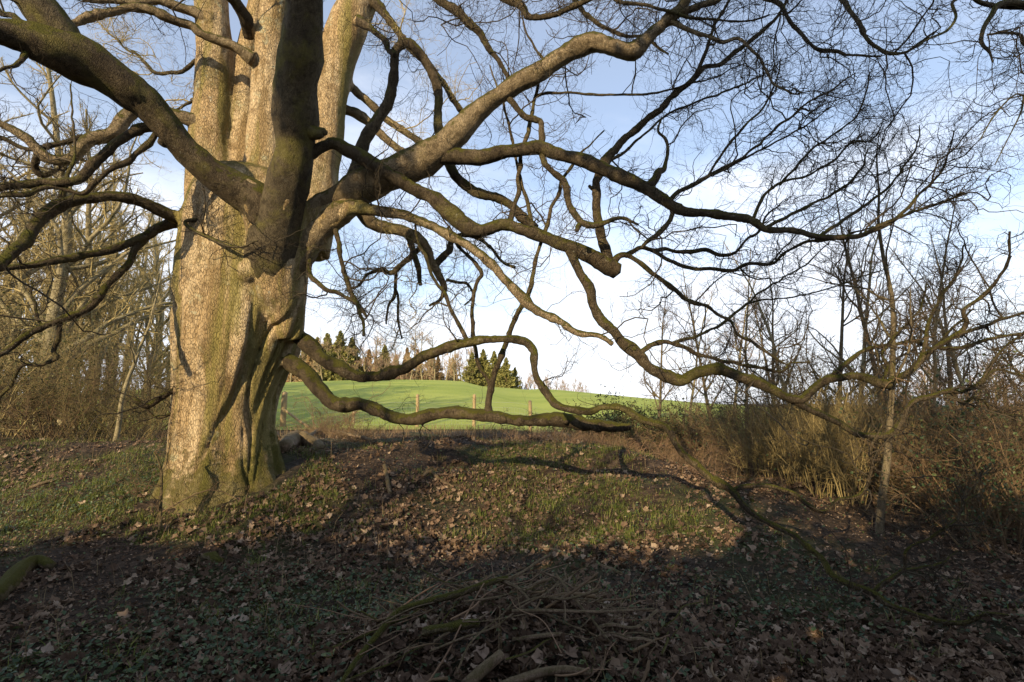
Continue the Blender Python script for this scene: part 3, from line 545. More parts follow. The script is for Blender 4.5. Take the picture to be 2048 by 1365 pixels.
CUT = {'D': 0.28, 'A': 0.20, 'H': 0.18, 'M': 0.09, 'N': 0.05, 'B': 0.12, 'E': 0.12, 'F': 0.12, 'J': 0.18, 'T1': 0.1, 'O1': 0.35, 'T3': 0.35, 'U1': 0.25, 'U2': 0.25, 'Z1': 0.25}
# swollen collars where limbs leave the trunk, fused into it
for n, k, f in (('D', 9, 1.16), ('A', 9, 1.08), ('H', 8, 1.08), ('M', 5, 1.2), ('N', 5, 1.2), ('B', 4, 1.15), ('E', 4, 1.25), ('F', 4, 1.2), ('T1', 4, 1.15), ('T2', 4, 1.2), ('Z1', 4, 1.2), ('U1', 4, 1.25), ('U2', 4, 1.25), ('O1', 3, 1.2), ('J', 5, 1.05), ('T3', 3, 1.1)):
    L = LIMBS[n]; cut = max(6, int(len(L['P'])*CUT.get(n, 0.12))); P = L['P'][:cut:2]; R = L['R'][:cut:2]
    fac = np.linspace(f, 0.80, len(P))
    tube(tg, P, R*fac, 14)
tube(tg, *spline(*pxline([(585, 680, 40), (572, 630, 74), (562, 590, 96), (556, 550, 100), (566, 510, 90)], 7.05, 6.75)), 16)
# a burr beside the elbow
tube(tg, *spline(*pxline([(520, 560, 60), (500, 545, 52), (488, 540, 40)], 6.9, 6.5)), 12)
tV, tQ, tT = tg.arrays()
tmp = link('trunk_union', mesh_from('trunk_union', tV, tQ, tT))
md = tmp.modifiers.new('r', 'REMESH'); md.mode = 'VOXEL'; md.voxel_size = 0.026
md = tmp.modifiers.new('s', 'SMOOTH'); md.iterations = 9; md.factor = 0.5
dg = bpy.context.evaluated_depsgraph_get()
ev = tmp.evaluated_get(dg); me = bpy.data.meshes.new_from_object(ev)
bpy.data.objects.remove(tmp)
n = len(me.vertices); co = np.zeros(n*3, np.float32); me.vertices.foreach_get('co', co); co = co.reshape(-1, 3).astype(float)
no = np.zeros(n*3, np.float32); me.vertices.foreach_get('normal', no); no = no.reshape(-1, 3)
twist = 0.20*co[:, 2]; ang = np.arctan2(co[:, 1]-TB[1], co[:, 0]-TB[0])-twist
pv = np.stack([np.cos(ang)*2.0, np.sin(ang)*2.0, co[:, 2]*0.30], -1)
low = ss(3.6, 2.2, co[:, 2])
rib = np.abs(noise3(pv*1.6+3)); fine = noise3(co*np.array((9, 9, 3.0))); mid = noise3(co*np.array((3.2, 3.2, 1.6))+5); fis = np.abs(noise3(pv*3.4+11))
disp = low*(-0.06*(1-np.clip(rib/0.11, 0, 1))**1.2-0.03*(1-np.clip(np.abs(noise3(pv*1.7+40))/0.07, 0, 1))+0.02*noise3(pv*1.3+21))+0.024*mid+0.010*fine-0.008*np.abs(noise3(co*np.array((16, 16, 5.0))))
co = co+no*disp[:, None]-TB
me.vertices.foreach_set('co', co.astype(np.float32).ravel())
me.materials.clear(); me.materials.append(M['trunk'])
me.polygons.foreach_set('use_smooth', np.full(len(me.polygons), True)); me.update()
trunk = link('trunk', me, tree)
trunk.name = 'trunk'

objs = {}
def twig_set(g, P, R, dens, rg, fine=1.0):
    """side branches, twigs and twiglets along one traced limb"""
    s = np.concatenate([[0], np.cumsum(np.linalg.norm(np.diff(P, axis=0), axis=1))]); Lm = s[-1]
    k = rg.poisson(dens*7.0*max(Lm, 0.2))
    if k == 0: return
    u = rg.uniform(0.16, 1.0, k)**0.85*Lm
    S = np.stack([np.interp(u, s, P[:, a]) for a in range(3)], -1); r = np.interp(u, s, R)
    T = nrm(np.stack([np.interp(np.minimum(u+0.05, Lm), s, P[:, a])-np.interp(np.maximum(u-0.05, 0), s, P[:, a]) for a in range(3)], -1))
    D = turn(T, rg, 30, 80)
    nb_ = max(1, int(k*0.16)) if r.max() > 0.008 and Lm > 0.5 else 0
    if nb_:
        r0 = np.minimum(r[:nb_]*0.6, rg.uniform(0.006, 0.0125, nb_)); L0 = rg.uniform(0.7, 1.9, nb_)*np.clip(r0/0.009, 0.6, 1.1)
        P0, Q0 = grow(S[:nb_], D[:nb_], L0, r0, 14, 0.36, (0, 0, 0.035), rg, 0.38, 0.05); tubes_batch(g, P0, Q0, 6)
        S0, D0, r_, f = sprout(P0, Q0, 6, rg, 30, 75, 0.12)
        S = np.vstack([S[nb_:], S0]); D = np.vstack([D[nb_:], D0]); r = np.concatenate([r[nb_:], r_]); k = len(S)
        keep = rg.uniform(0, 1, k) < 0.95; S = S[keep]; D = D[keep]; r = r[keep]; k = len(S)
    L1 = rg.uniform(0.25, 0.95, k)*np.clip(r/0.012, 0.6, 1.1); R1 = np.minimum(r*0.6, rg.uniform(0.003, 0.0065, k))
    P1, Q1 = grow(S, D, L1, R1, 9, 0.42, (0, 0, 0.045), rg, 0.45, 0.04); tubes_batch(g, P1, Q1, 4)
    S, D, r, f = sprout(P1, Q1, 5, rg, 30, 75, 0.15)
    L2 = rg.uniform(0.08, 0.38, len(S)); P2, Q2 = grow(S, D, L2, np.minimum(r*0.65, 0.004), 6, 0.42, (0, 0, 0.06), rg, 0.55, 0.04); tubes_batch(g, P2, Q2, 3)
    S, D, r, f = sprout(P2, Q2, 3, rg, 30, 75, 0.15)
    L3 = rg.uniform(0.04, 0.15, len(S)); P3, Q3 = grow(S, D, L3, np.minimum(r*0.78, 0.0031), 4, 0.36, (0, 0, 0.07), rg, 0.75); tubes_batch(g, P3, Q3, 3)
def top_of(n):
    while LIMBS[n]['parent']: n = LIMBS[n]['parent']
    return n
twg = {}
for i, n in enumerate(order):
    L = LIMBS[n]; big = L['R'].max()
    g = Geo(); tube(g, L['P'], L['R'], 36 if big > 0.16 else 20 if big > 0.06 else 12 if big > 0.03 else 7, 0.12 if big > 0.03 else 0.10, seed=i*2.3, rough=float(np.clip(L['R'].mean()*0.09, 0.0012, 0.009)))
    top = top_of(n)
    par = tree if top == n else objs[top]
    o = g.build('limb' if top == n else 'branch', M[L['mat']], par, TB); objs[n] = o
    if L['dens'] > 0:
        rg = np.random.default_rng(100+i)
        twig_set(twg.setdefault(top, Geo()), L['P'], L['R'], L['dens'], rg)
for top, g in twg.items():
    o = g.build('twigs', M['paletwig' if top in ('Z1', 'U1', 'U2', 'T4', 'T5', 'U3') else 'twig'], objs[top], TB); o['kind'] = 'stuff'  # light and shade put into colour: pale twigs for sunlit limbs, dark elsewhere

# ------------------------------------------------------------------ bare trees and shrubs
def bare_tree(name, seed, H, r0, spread=0.6, n1=15, up=0.10, start=0.25, lean=0.0, mt='palebark', mw='paletwig', k2=8, k3=6, k4=3, rt=1.0):
    rg = np.random.default_rng(seed)
    root = empty(name, (0, 0, 0)); g = Geo(); t = Geo()
    P, R = grow(np.array([[0, 0, -0.15]]), np.array([[lean, 0, 1.0]]), np.array([H]), np.array([r0]), 12, 0.075, (0, 0, 0.05), rg, 0.12)
    ps, rs = spline(P[0], R[0]); rs[:3] *= np.array((1.5, 1.25, 1.1))[:len(rs[:3])]
    tube(g, ps, rs, 9, 0.07)
    S, D, r, f = sprout(P, R, n1, rg, 30, 60, start, 0.98)
    L = H*spread*(1.05-f)*rg.uniform(0.6, 1.1, len(S))+0.4
    P1, R1 = grow(S, D, L, np.minimum(r*0.6, r0*0.45), 9, 0.17, (0, 0, up), rg, 0.25); tubes_batch(g, P1, R1, 5)
    S, D, r, f = sprout(P1, R1, k2, rg, 28, 62, 0.15); L = np.repeat(L, k2)*rg.uniform(0.2, 0.5, len(S))*(1.15-f)
    P2, R2 = grow(S, D, L, np.minimum(r*0.6, 0.02*max(1, rt*0.5)), 7, 0.2, (0, 0, up*0.7), rg, 0.35); tubes_batch(t, P2, R2, 3)
    S, D, r, f = sprout(P2, R2, k3, rg, 28, 65, 0.15); L = np.repeat(L, k3)*rg.uniform(0.25, 0.6, len(S))
    P3, R3 = grow(S, D, L, np.minimum(r*0.65, 0.008*rt), 5, 0.22, (0, 0, up*0.6), rg, 0.5); tubes_batch(t, P3, R3, 3)
    if k4:
        S, D, r, f = sprout(P3, R3, k4, rg, 28, 60, 0.15); L = np.repeat(L, k4)*rg.uniform(0.3, 0.6, len(S))
        P4, R4 = grow(S, D, L, np.minimum(r*0.7, 0.0045*rt), 3, 0.2, (0, 0, up*0.5), rg, 0.6); tubes_batch(t, P4, R4, 3)
    g.build('trunk', M[mt], root); o = t.build('crown', M[mw], root)
    return root
def shrub(name, seed, H, stems=16, spread=0.5, mw='paletwig', leaf=None, nleaf=0, k1=8, k2=6, arch=0.0, r0=0.014, single=False, up2=0.05):
    rg = np.random.default_rng(seed)
    root = empty(name, (0, 0, 0)); g = Geo(); t = Geo()
    a = rg.uniform(0, 2*math.pi, stems); rad = np.sqrt(rg.uniform(0, 1, stems))*spread*0.55
    S = np.stack([rad*np.cos(a), rad*np.sin(a), np.full(stems, -0.1)], -1)
    D = np.stack([np.cos(a)*spread*rg.uniform(0.1, 0.9, stems), np.sin(a)*spread*rg.uniform(0.1, 0.9, stems), np.ones(stems)], -1)
    L = H*rg.uniform(0.55, 1.1, stems)
    P1, R1 = grow(S, D, L, rg.uniform(0.5, 1.3, stems)*r0, 10, 0.13, (0, 0, -arch), rg, 0.3); tubes_batch(g, P1, R1, 5)
    S, D, r, f = sprout(P1, R1, k1, rg, 25, 70, 0.2); L = H*rg.uniform(0.12, 0.42, len(S))
    P2, R2 = grow(S, D, L, np.minimum(r*0.6, 0.008), 6, 0.2, (0, 0, 0.05-arch), rg, 0.4); tubes_batch(t, P2, R2, 3)
    S, D, r, f = sprout(P2, R2, k2, rg, 25, 70, 0.1); L = H*rg.uniform(0.05, 0.2, len(S))
    P3, R3 = grow(S, D, L, np.minimum(r*0.7, 0.004), 4, 0.22, (0, 0, 0.04-arch), rg, 0.6); tubes_batch(t, P3, R3, 3)
    if single:
        for q in range(stems):
            g1 = Geo(); tubes_batch(g1, P1[q:q+1], R1[q:q+1], 6); g1.build('stem', M[mw], root)
    else:
        o = g.build('stem_cluster', M[mw], root); o['kind'] = 'stuff'
    o = t.build('crown', M[mw], root); o['kind'] = 'stuff'
    if leaf:
        S, D, r, f = sprout(P3, R3, nleaf, rg, 30, 90, 0.0); lg = Geo(); leaf_cards(lg, S, D, rg.uniform(0.03, 0.06, len(S)), rg); lg.build('foliage', M[leaf], root, smooth=False)
    return root
def leaf_cards(g, S, D, size, rg):
    """small folded leaves: two triangles sharing a midrib"""
    n = len(S); D = nrm(D); q = nrm(np.cross(D, nrm(rg.normal(0, 1, (n, 3))))); w = np.cross(D, q); s = size[:, None]
    V = np.stack([S, S+D*s*0.5+q*s*0.38+w*s*0.12, S+D*s, S+D*s*0.5-q*s*0.38+w*s*0.12], 1).reshape(-1, 3)
    b = (np.arange(n)*4)[:, None]
    g.add(V, None, np.concatenate([b+np.array([[0, 1, 2]]), b+np.array([[0, 2, 3]])]))
used = set()
def place(proto, px, Y, rz, s, label, cat, group=None, X=None, sz=1.0):
    if proto.name in used: o = copy_tree(proto)
    else: o = proto; used.add(proto.name)
    if X is None: X = at(px, 800, Y)[0][0]
    o.location = (X, Y, float(gz(X, Y))-0.03); o.rotation_euler = (0, 0, rz); o.scale = (s, s, s*sz)
    return tag(o, label, cat, group)

# ---- left: tall pale trees with a thicket before them
tl = [bare_tree('bare_tree', 11, 9.5, 0.17, 0.5, 22, 0.06, 0.18, rt=1.3), bare_tree('bare_tree', 12, 9.0, 0.14, 0.55, 22, 0.08, 0.15, rt=1.3), bare_tree('bare_tree', 13, 7.0, 0.10, 0.55, 20, 0.08, 0.12, rt=1.3)]
GL = 'bare trees beyond the thicket left of the great trunk'
place(tl[0], 95, 13.5, 0.3, 1.25, 'pale bare tree rising directly behind the thicket, thickest trunk of that wood', 'tree')
for px, Y, rz, s, k in ((30, 17, 2.0, 1.0, 1), (185, 15.5, 4.0, 0.95, 1), (-60, 14, 1.0, 1.0, 0), (290, 22, 5.2, 0.95, 0), (230, 18, 2.8, 1.0, 2), (130, 21, 0.9, 1.1, 1), (335, 27, 3.5, 1.0, 2), (-20, 22, 3.9, 1.15, 0), (60, 26, 5.9, 1.1, 2), (250, 30, 1.1, 1.2, 1), (345, 38, 0.2, 1.2, 2), (10, 19, 0.5, 1.2, 2), (80, 18, 1.9, 1.0, 1), (155, 18.5, 3.0, 1.0, 2), (210, 24, 4.4, 1.2, 1), (300, 18, 1.6, 0.8, 2), (-90, 19, 2.2, 1.3, 1), (110, 30, 5.1, 1.3, 0), (175, 27, 0.6, 1.2, 2), (320, 33, 2.5, 1.2, 1)):
    place(tl[k], px, Y, rz, s*1.2, ['stout bare sunlit tree', 'tall bare sunlit tree', 'slender bare sunlit tree'][k]+' with ochre twigs behind the thicket beyond the great trunk', 'tree', ['stout', 'tall', 'slender'][k]+' '+GL)
sap = bare_tree('sapling', 21, 3.9, 0.055, 0.28, 9, 0.12, 0.45, 0.06, k2=6, k3=4, k4=0)
place(sap, 234, 10.6, 0.0, 1.0, 'slender pale sapling with straight stem standing in front of the thicket', 'sapling')
sl = [shrub('thicket_shrub', 31, 2.9, 22, 0.75, 'copptwig', 'olive', 1), shrub('thicket_shrub', 32, 2.4, 20, 0.9, 'browntwig'), shrub('thicket_shrub', 33, 2.6, 20, 0.9, 'copptwig', 'olive', 2)]
for i, (px, Y, s) in enumerate(((20, 11.5, 1), (110, 12, 1.05), (180, 12.5, 1.0), (255, 12.6, 0.95), (310, 13.5, 0.9), (60, 13.5, 1.25), (150, 14.2, 1.25), (230, 14.5, 1.2), (-40, 10.5, 1.1), (-100, 12, 1.3), (300, 16, 1.1), (0, 14.5, 1.3), (345, 15.5, 0.8), (90, 10.8, 0.7), (200, 11.2, 0.6), (280, 11.4, 0.55))):
    k = i % 3
    place(sl[k], px, Y, i*1.7, s, ['leggy olive-leaved shrub in the thicket left of the great trunk', 'bare brown shrub in the thicket left of the great trunk', 'dense olive-leaved shrub in the thicket left of the great trunk'][k], 'shrub', ['leggy leafy thicket shrubs', 'brown thicket shrubs', 'dense leafy thicket shrubs'][k])

# ---- right: slim trees, coppice and undergrowth
slim = bare_tree('slim_tree', 41, 4.9, 0.046, 0.30, 10, 0.16, 0.28, 0.0, 'greybark', 'browntwig', 6, 5, 2)
place(slim, 1735, 6.05, 0.6, 1.0, 'slim grey tree with upright forks standing among the undergrowth by the drooping limb', 'tree')
tr = [bare_tree('wood_edge_tree', 42, 6.0, 0.07, 0.42, 15, 0.14, 0.2, 0, 'greybark', 'browntwig', 8, 6, 2), bare_tree('wood_edge_tree', 43, 6.4, 0.06, 0.38, 16, 0.14, 0.22, 0, 'palebark', 'redtwig', 8, 6, 2)]
for i, (px, Y, s) in enumerate(((1310, 17, .85), (1370, 18, .95), (1430, 16, .95), (1490, 15, .9), (1545, 14, .9), (1600, 12.5, .95), (1655, 11.5, .9), (1700, 10, 0.95), (1790, 10, .95), (1850, 9.2, 0.8), (1910, 10.5, .85), (1980, 9, .75), (2050, 10, .9), (1460, 20, 1.1), (1560, 19, 1.0))):
    k = i % 2
    place(tr[k], px, Y, i*2.1, s, ['thin brown-twigged bare tree at the wood edge beyond the brambles', 'thin reddish bare tree at the wood edge beyond the brambles'][k], 'tree', ['brown trees at the wood edge', 'reddish trees at the wood edge'][k])
cop = shrub('coppice_shrub', 51, 2.0, 20, 0.40, 'copptwig', None, 0, 6, 6, r0=0.011, single=True)
for i, (px, Y, s) in enumerate(((1585, 8.4, 1), (1640, 7.8, 1.0), (1690, 7.4, 0.95), (1740, 8.3, 1.0), (1540, 9.4, 1.0), (1790, 7.9, 0.9), (1615, 9.0, 1.1), (1665, 8.6, 1.15), (1710, 9.2, 1.2), (1500, 10, 1.0))):
    place(cop, px, Y, i*1.1, s, 'yellowish coppice shrub of upright bare stems at the foot of the wood edge', 'shrub', 'coppice shrubs')
sr = [shrub('undergrowth_shrub', 52, 1.9, 22, 1.0, 'browntwig'), shrub('undergrowth_shrub', 53, 1.7, 22, 1.1, 'browntwig', 'ivy', 1)]
for i, (px, Y, s) in enumerate(((1500, 11, .8), (1560, 10.5, .9), (1830, 7.6, 1.0), (1890, 7.0, 1.0), (1950, 6.6, 1.0), (2010, 6.9, 1.1), (1860, 8.8, 1.2), (1960, 8.2, 1.25), (2060, 7.8, 1.3), (1440, 12.5, .9), (1380, 13, 0.8), (1750, 9.6, 1.2), (1660, 9.6, 1.1), (2080, 6.2, 1.1), (2150, 7, 1.3), (2000, 5.6, 0.75), (1400, 15, 1.1), (1460, 14.5, 1.25), (1520, 14, 1.3), (1580, 13.5, 1.35), (1640, 13, 1.35), (1700, 12.5, 1.35), (1770, 12, 1.4), (1840, 11.5, 1.45), (1910, 11.2, 1.45), (1980, 11, 1.5), (2050, 10.6, 1.5), (1360, 16, 1.0))):
    k = i % 2
    place(sr[k], px, Y, i*2.3, s, ['tangled bare brown shrub under the trees of the wood edge', 'dark ivy-clad shrub under the trees of the wood edge'][k], 'shrub', ['brown undergrowth shrubs', 'ivy-clad undergrowth shrubs'][k])
br = [shrub('bramble', 61, 0.75, 26, 1.5, 'redtwig', None, 0, 7, 5, 0.10, 0.006), shrub('bramble', 62, 0.7, 26, 1.5, 'browntwig', None, 0, 7, 5, 0.10, 0.006)]
for i, (px, Y, s) in enumerate(((1080, 11, 0.8), (1150, 10.8, 0.9), (1220, 10.6, 1.0), (1290, 10.2, 1.1), (1350, 10.2, 1.2), (1410, 10, 1.2), (1120, 12, .9), (1200, 11.8, 1), (1270, 11.6, 1.1), (1470, 10, 1.2), (1330, 11.6, 1.2), (1400, 11.4, 1.3), (1040, 12, .7), (1520, 9.6, 1.0), (640, 12.2, .5), (720, 12.5, .55), (800, 12.3, .5), (880, 12.6, .6), (960, 12.2, .6), (1000, 13, .7), (760, 13.4, .6), (920, 13.6, .65))):
    k = i % 2
    place(br[k], px, Y, i*1.3, s, ['low tangle of reddish bramble stems along the top of the bank', 'low tangle of brown bramble stems along the top of the bank'][k], 'bramble', ['reddish brambles on the bank', 'brown brambles on the bank'][k])
iv = shrub('ivy_bush', 63, 1.5, 30, 0.9, 'browntwig', 'olive', 4, 8, 6, 0.03)
for i, (px, Y, s) in enumerate(((1215, 14.5, 1.0), (1275, 14, 1.05), (1330, 14.5, 0.95), (1180, 15.5, 0.75))):
    place(iv, px, Y, i*1.9, s, 'rounded dark green bush at the field edge behind the brambles', 'bush', 'green bushes at the field edge')
bh = shrub('brush_heap', 64, 0.75, 30, 1.9, 'browntwig', 'olive', 1, 7, 5, 0.16, 0.008)
place(bh, 1055, 14.5, 0.4, 0.95, 'low heap of cut leafy branches by the fence beyond the lowest limb', 'brush heap')

# ---- trees on the far side of the field
def conifer(name, seed, H, W, mat='needle', dens=1.0):
    rg = np.random.default_rng(seed); root = empty(name, (0, 0, 0)); g = Geo(); f = Geo()
    tube(g, [(0, 0, -0.3), (0, 0, H*0.5), (0, 0, H)], [W*0.08, W*0.05, 0.02], 6); g.build('trunk', M['deadwood'], root)
    n = int(170*dens); z = rg.uniform(0.02, 1, n)**1.05; a = rg.uniform(0, 2*math.pi, n); L = W*(1-z)**0.95*rg.uniform(0.5, 1.2, n)+0.10
    S = np.stack([np.zeros(n), np.zeros(n), z*H], -1); D = np.stack([np.cos(a), np.sin(a), 0.35*z+rg.uniform(-0.25, 0.1, n)], -1)
    P, R = grow(S, D, L, np.full(n, 0.03), 5, 0.08, (0, 0, 0.04), rg); tubes_batch(f, P, R, 3)
    S, Dd, r, ff = sprout(P, R, 40, rg, 25, 80, 0.08)
    leaf_cards(f, S, Dd+np.array((0, 0, -0.15)), rg.uniform(0.22, 0.6, len(S))*(H/8.0)*np.clip(1.2-0.7*S[:, 2]/H, 0.3, 1), rg)
    f.build('crown', M[mat], root, smooth=False)
    return root
c1 = conifer('conifer', 71, 8.0, 3.3, dens=1.4); c2 = conifer('conifer', 72, 7.5, 2.6, dens=1.3); lc = conifer('larch', 73, 8.0, 2.1, 'larch', 1.0)
GC = 'conifers beyond the field'
for i, (px, top, p, Y) in enumerate(((629, 676, c2, 88), (650, 668, c2, 86), (676, 664, c1, 82), (700, 676, c2, 84), (606, 690, c2, 90), (767, 692, c1, 92), (944, 706, c1, 80), (966, 700, c1, 82), (988, 703, c2, 80), (1012, 716, c1, 79), (1030, 735, c2, 81))):
    X = at(px, 800, Y)[0][0]; z0 = float(gz(X, Y)); H = at(px, top, Y)[0][2]-z0
    place(p, px, Y, i*1.2, H/(8.0 if p is c1 else 7.5), 'green conifer in the group beyond the top of the field' if px < 900 else 'bushy conifer in the clump beyond the crown of the field', 'conifer', GC+(' left' if px < 900 else ' clump'), sz=1.0)
for i, (px, top, Y) in enumerate(((585, 690, 84), (615, 700, 80), (735, 700, 90), (812, 697, 88), (833, 700, 90), (860, 697, 92), (790, 710, 86), (750, 715, 83), (875, 712, 85), (905, 716, 90))):
    X = at(px, 800, Y)[0][0]; z0 = float(gz(X, Y)); H = at(px, top, Y)[0][2]-z0
    place(lc, px, Y, i*0.9, H/8.0, 'thin golden-brown larch among the trees beyond the field', 'larch', 'larches beyond the field')
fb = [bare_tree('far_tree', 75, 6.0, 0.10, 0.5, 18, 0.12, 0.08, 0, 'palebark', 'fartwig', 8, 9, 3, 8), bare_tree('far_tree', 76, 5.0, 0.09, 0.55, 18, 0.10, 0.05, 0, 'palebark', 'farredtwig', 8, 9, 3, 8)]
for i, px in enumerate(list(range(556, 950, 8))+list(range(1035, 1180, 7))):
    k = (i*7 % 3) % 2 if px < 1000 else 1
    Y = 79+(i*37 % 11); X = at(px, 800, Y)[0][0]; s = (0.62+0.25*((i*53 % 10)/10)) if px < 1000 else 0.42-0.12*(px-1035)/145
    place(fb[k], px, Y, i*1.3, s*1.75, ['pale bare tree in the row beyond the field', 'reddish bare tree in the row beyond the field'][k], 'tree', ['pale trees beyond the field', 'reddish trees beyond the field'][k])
for i, (px, Y, s) in enumerate(((1860, 26, .95), (1905, 28, 1.0), (1945, 26, .9), (1985, 27, 1.05), (2030, 25, 1.0), (2075, 26, 1.0), (1830, 30, 0.9), (1780, 32, .8))):
    place(fb[1], px, Y, i*1.9, s*0.75, 'reddish bare tree in the distant wood behind the undergrowth', 'tree', 'trees of the distant wood')

# ------------------------------------------------------------------ fence
fx = [(430, 20.6, 1.2), (500, 20.8, 1.2), (568, 21.0, 1.42), (708, 22.0, 0.95), (835, 21.0, 1.32), (948, 21.0, 1.32), (1160, 21.2, 1.25), (1060, 21.0, 1.2)]
f0 = at(568, 800, 21.0)[0]; f0[2] = float(gz(f0[0], f0[1]))
fence = tag(empty('fence', f0), 'low post and wire fence along the near edge of the green field', 'fence')
for i, (px, Y, h) in enumerate(fx):
    X = at(px, 800, Y)[0][0]; z = float(gz(X, Y)); r = 0.115 if i == 2 else 0.07
    g = Geo(); P, R = spline([(X, Y, z-0.3), (X+0.01, Y, z+h*0.5), (X+0.015*(i % 3-1), Y, z+h)], [r, r, r*0.96]); tube(g, P, R, 12, 0.02)
    g.build('post', M['post'], fence, f0)
X = f0[0]; g = Geo(); e = at(617, 855, 20.2)[0]; tube(g, *spline([(X+0.05, 20.95, f0[2]+0.72), (e+(X, 21, f0[2]+.72))/2, e], [0.05]*3), 8); g.build('strut', M['post'], fence, f0)
g = Geo()
xs = np.linspace(at(400, 800, 21)[0][0], at(1200, 800, 21)[0][0], 60)
for h in (0.12, 0.26, 0.42, 0.6, 0.8, 1.0): tube(g, np.stack([xs, xs*0+21.08, gz(xs, xs*0+21)+h], -1), np.full(60, 0.003), 3, cap=False)
xv = np.linspace(xs[0], xs[-1], 160); Pv = np.zeros((160, 2, 3)); Pv[:, :, 0] = xv[:, None]; Pv[:, :, 1] = 21.085; zz = gz(xv, xv*0+21); Pv[:, 0, 2] = zz+0.1; Pv[:, 1, 2] = zz+0.8
tubes_batch(g, Pv, np.full((160, 2), 0.002), 3)
g.build('wire', M['wire'], fence, f0)

# ------------------------------------------------------------------ overhanging branch of the next tree on the right
nb = np.array((6.5, 4.2, 0.0)); nb[2] = float(gz(nb[0], nb[1]))
over = tag(empty('neighbour_tree', nb), 'dark overhanging branch with dangling twigs against the sky, reaching in from the next tree', 'tree')
g = Geo(); P, R = spline([nb+(0, 0, -.2), nb+(0, 0, 2), nb+(-.1, .1, 4.2), nb+(-.1, .1, 6.5)], [0.2, 0.16, 0.13, 0.08]); tube(g, P, R, 10, 0.06); g.build('trunk', M['darklimb'], over, nb)
tw = Geo()
for j, pts in enumerate(([(2060, 12, 13), (2002, 8, 12), (1983, 31, 10), (1967, 58, 8), (1963, 86, 7), (1979, 105, 5), (1985, 125, 3)], [(1990, 12, 9), (1940, -6, 7), (1905, 5, 6), (1912, 35, 5), (1893, 62, 5), (1858, 78, 4), (1830, 95, 3)], [(2070, 90, 8), (2040, 70, 6), (2010, 66, 5), (1975, 70, 4)], [(2075, 180, 5), (2030, 190, 3), (1990, 230, 3), (1960, 280, 2)], [(2075, 150, 5), (2040, 230, 3), (2015, 280, 2), (1990, 330, 2)])):
    P, R = pxline(pts, 4.0, 3.8); s0 = nb+np.array((-.1, .1, 4.2+0.3*j)); P = np.vstack([s0, (s0+P[0])/2+np.array((0, 0, .25)), P]); R = np.concatenate([[R[0]*2, R[0]*1.4], R])
    P, R = spline(P, R); g = Geo(); tube(g, P, R, 7, 0.08, seed=j); g.build('branch', M['darklimb'], over, nb)
    twig_set(tw, P, R, 0.7 if j < 3 else 1.2, np.random.default_rng(300+j))
o = tw.build('twigs', M['twig'], over, nb); o['kind'] = 'stuff'

# ------------------------------------------------------------------ unseen trees behind the viewpoint, put in for the shade they cast
def evergreen(seed):
    rg = np.random.default_rng(seed); root = empty('unseen_evergreen', (0, 0, 0)); g = Geo(); f = Geo()
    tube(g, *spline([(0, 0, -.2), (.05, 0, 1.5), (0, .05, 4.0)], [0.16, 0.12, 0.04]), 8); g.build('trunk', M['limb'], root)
    n = 5200; d = nrm(rg.normal(0, 1, (n, 3))); rr = rg.uniform(0.25, 1, n)**0.5
    lump = 1+0.22*noise3(d*2.6+seed)
    S = d*(rr*lump)[:, None]*np.array((1.75, 1.75, 2.1))+np.array((0, 0, 2.25))
    S = S[S[:, 2] > 0.05]
    leaf_cards(f, S, rg.normal(0, 1, S.shape), rg.uniform(0.12, 0.26, len(S)), rg); f.build('crown', M['holly'], root, smooth=False)
    return root
eg = evergreen(81)
def towards_sun(p, Y):
    t = (p[1]-Y)/-SDIR[1]; return np.asarray(p)+SDIR*t
for i, x in enumerate(np.arange(-10.5, 9.6, 2.35)):
    q = towards_sun((x, 6.3+0.25*math.sin(i*2.1), 0.0), -2.0-0.35*(i % 2))
    hgt = q[2]*(1.0 if x < 4.7 else 1.12)
    place(eg, None, q[1], i*1.4, 1.0, 'dark evergreen tree in the unseen row that shades the foreground', 'tree', 'unseen evergreens behind the viewpoint', X=q[0], sz=hgt/4.45)
for i, x in enumerate((-1.6, 1.2, 4.0)):  # bare trees added to dapple the sun on the bank and trunk
    q = towards_sun((x, 7.5, 0.3), -4.5-0.6*(i % 2))
    place(tl[1 + i % 2], None, q[1], i*1.1, 1.0, 'added unseen bare tree behind the viewpoint, dappling the light on the bank', 'tree', 'added bare trees behind the viewpoint', X=q[0])
def pine(seed, H, zc, rx, rz, n):  # added unseen trees, crowns shaped and aimed to shade chosen limbs
    rg = np.random.default_rng(seed); root = empty('added_shade_pine', (0, 0, 0)); g = Geo(); f = Geo()
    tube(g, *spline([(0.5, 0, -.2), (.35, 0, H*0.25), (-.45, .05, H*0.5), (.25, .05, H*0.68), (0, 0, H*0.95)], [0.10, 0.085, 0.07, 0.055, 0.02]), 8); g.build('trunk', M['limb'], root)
    d = nrm(rg.normal(0, 1, (n, 3))); rr = rg.uniform(0.1, 1, n)**0.5; lump = 1+0.25*noise3(d*2.6+seed)
    S = d*(rr*lump)[:, None]*np.array((rx, rx, rz))+np.array((0, 0, zc))
    leaf_cards(f, S, rg.normal(0, 1, S.shape), rg.uniform(0.14, 0.3, n), rg); f.build('crown', M['holly'], root, smooth=False)
    return root
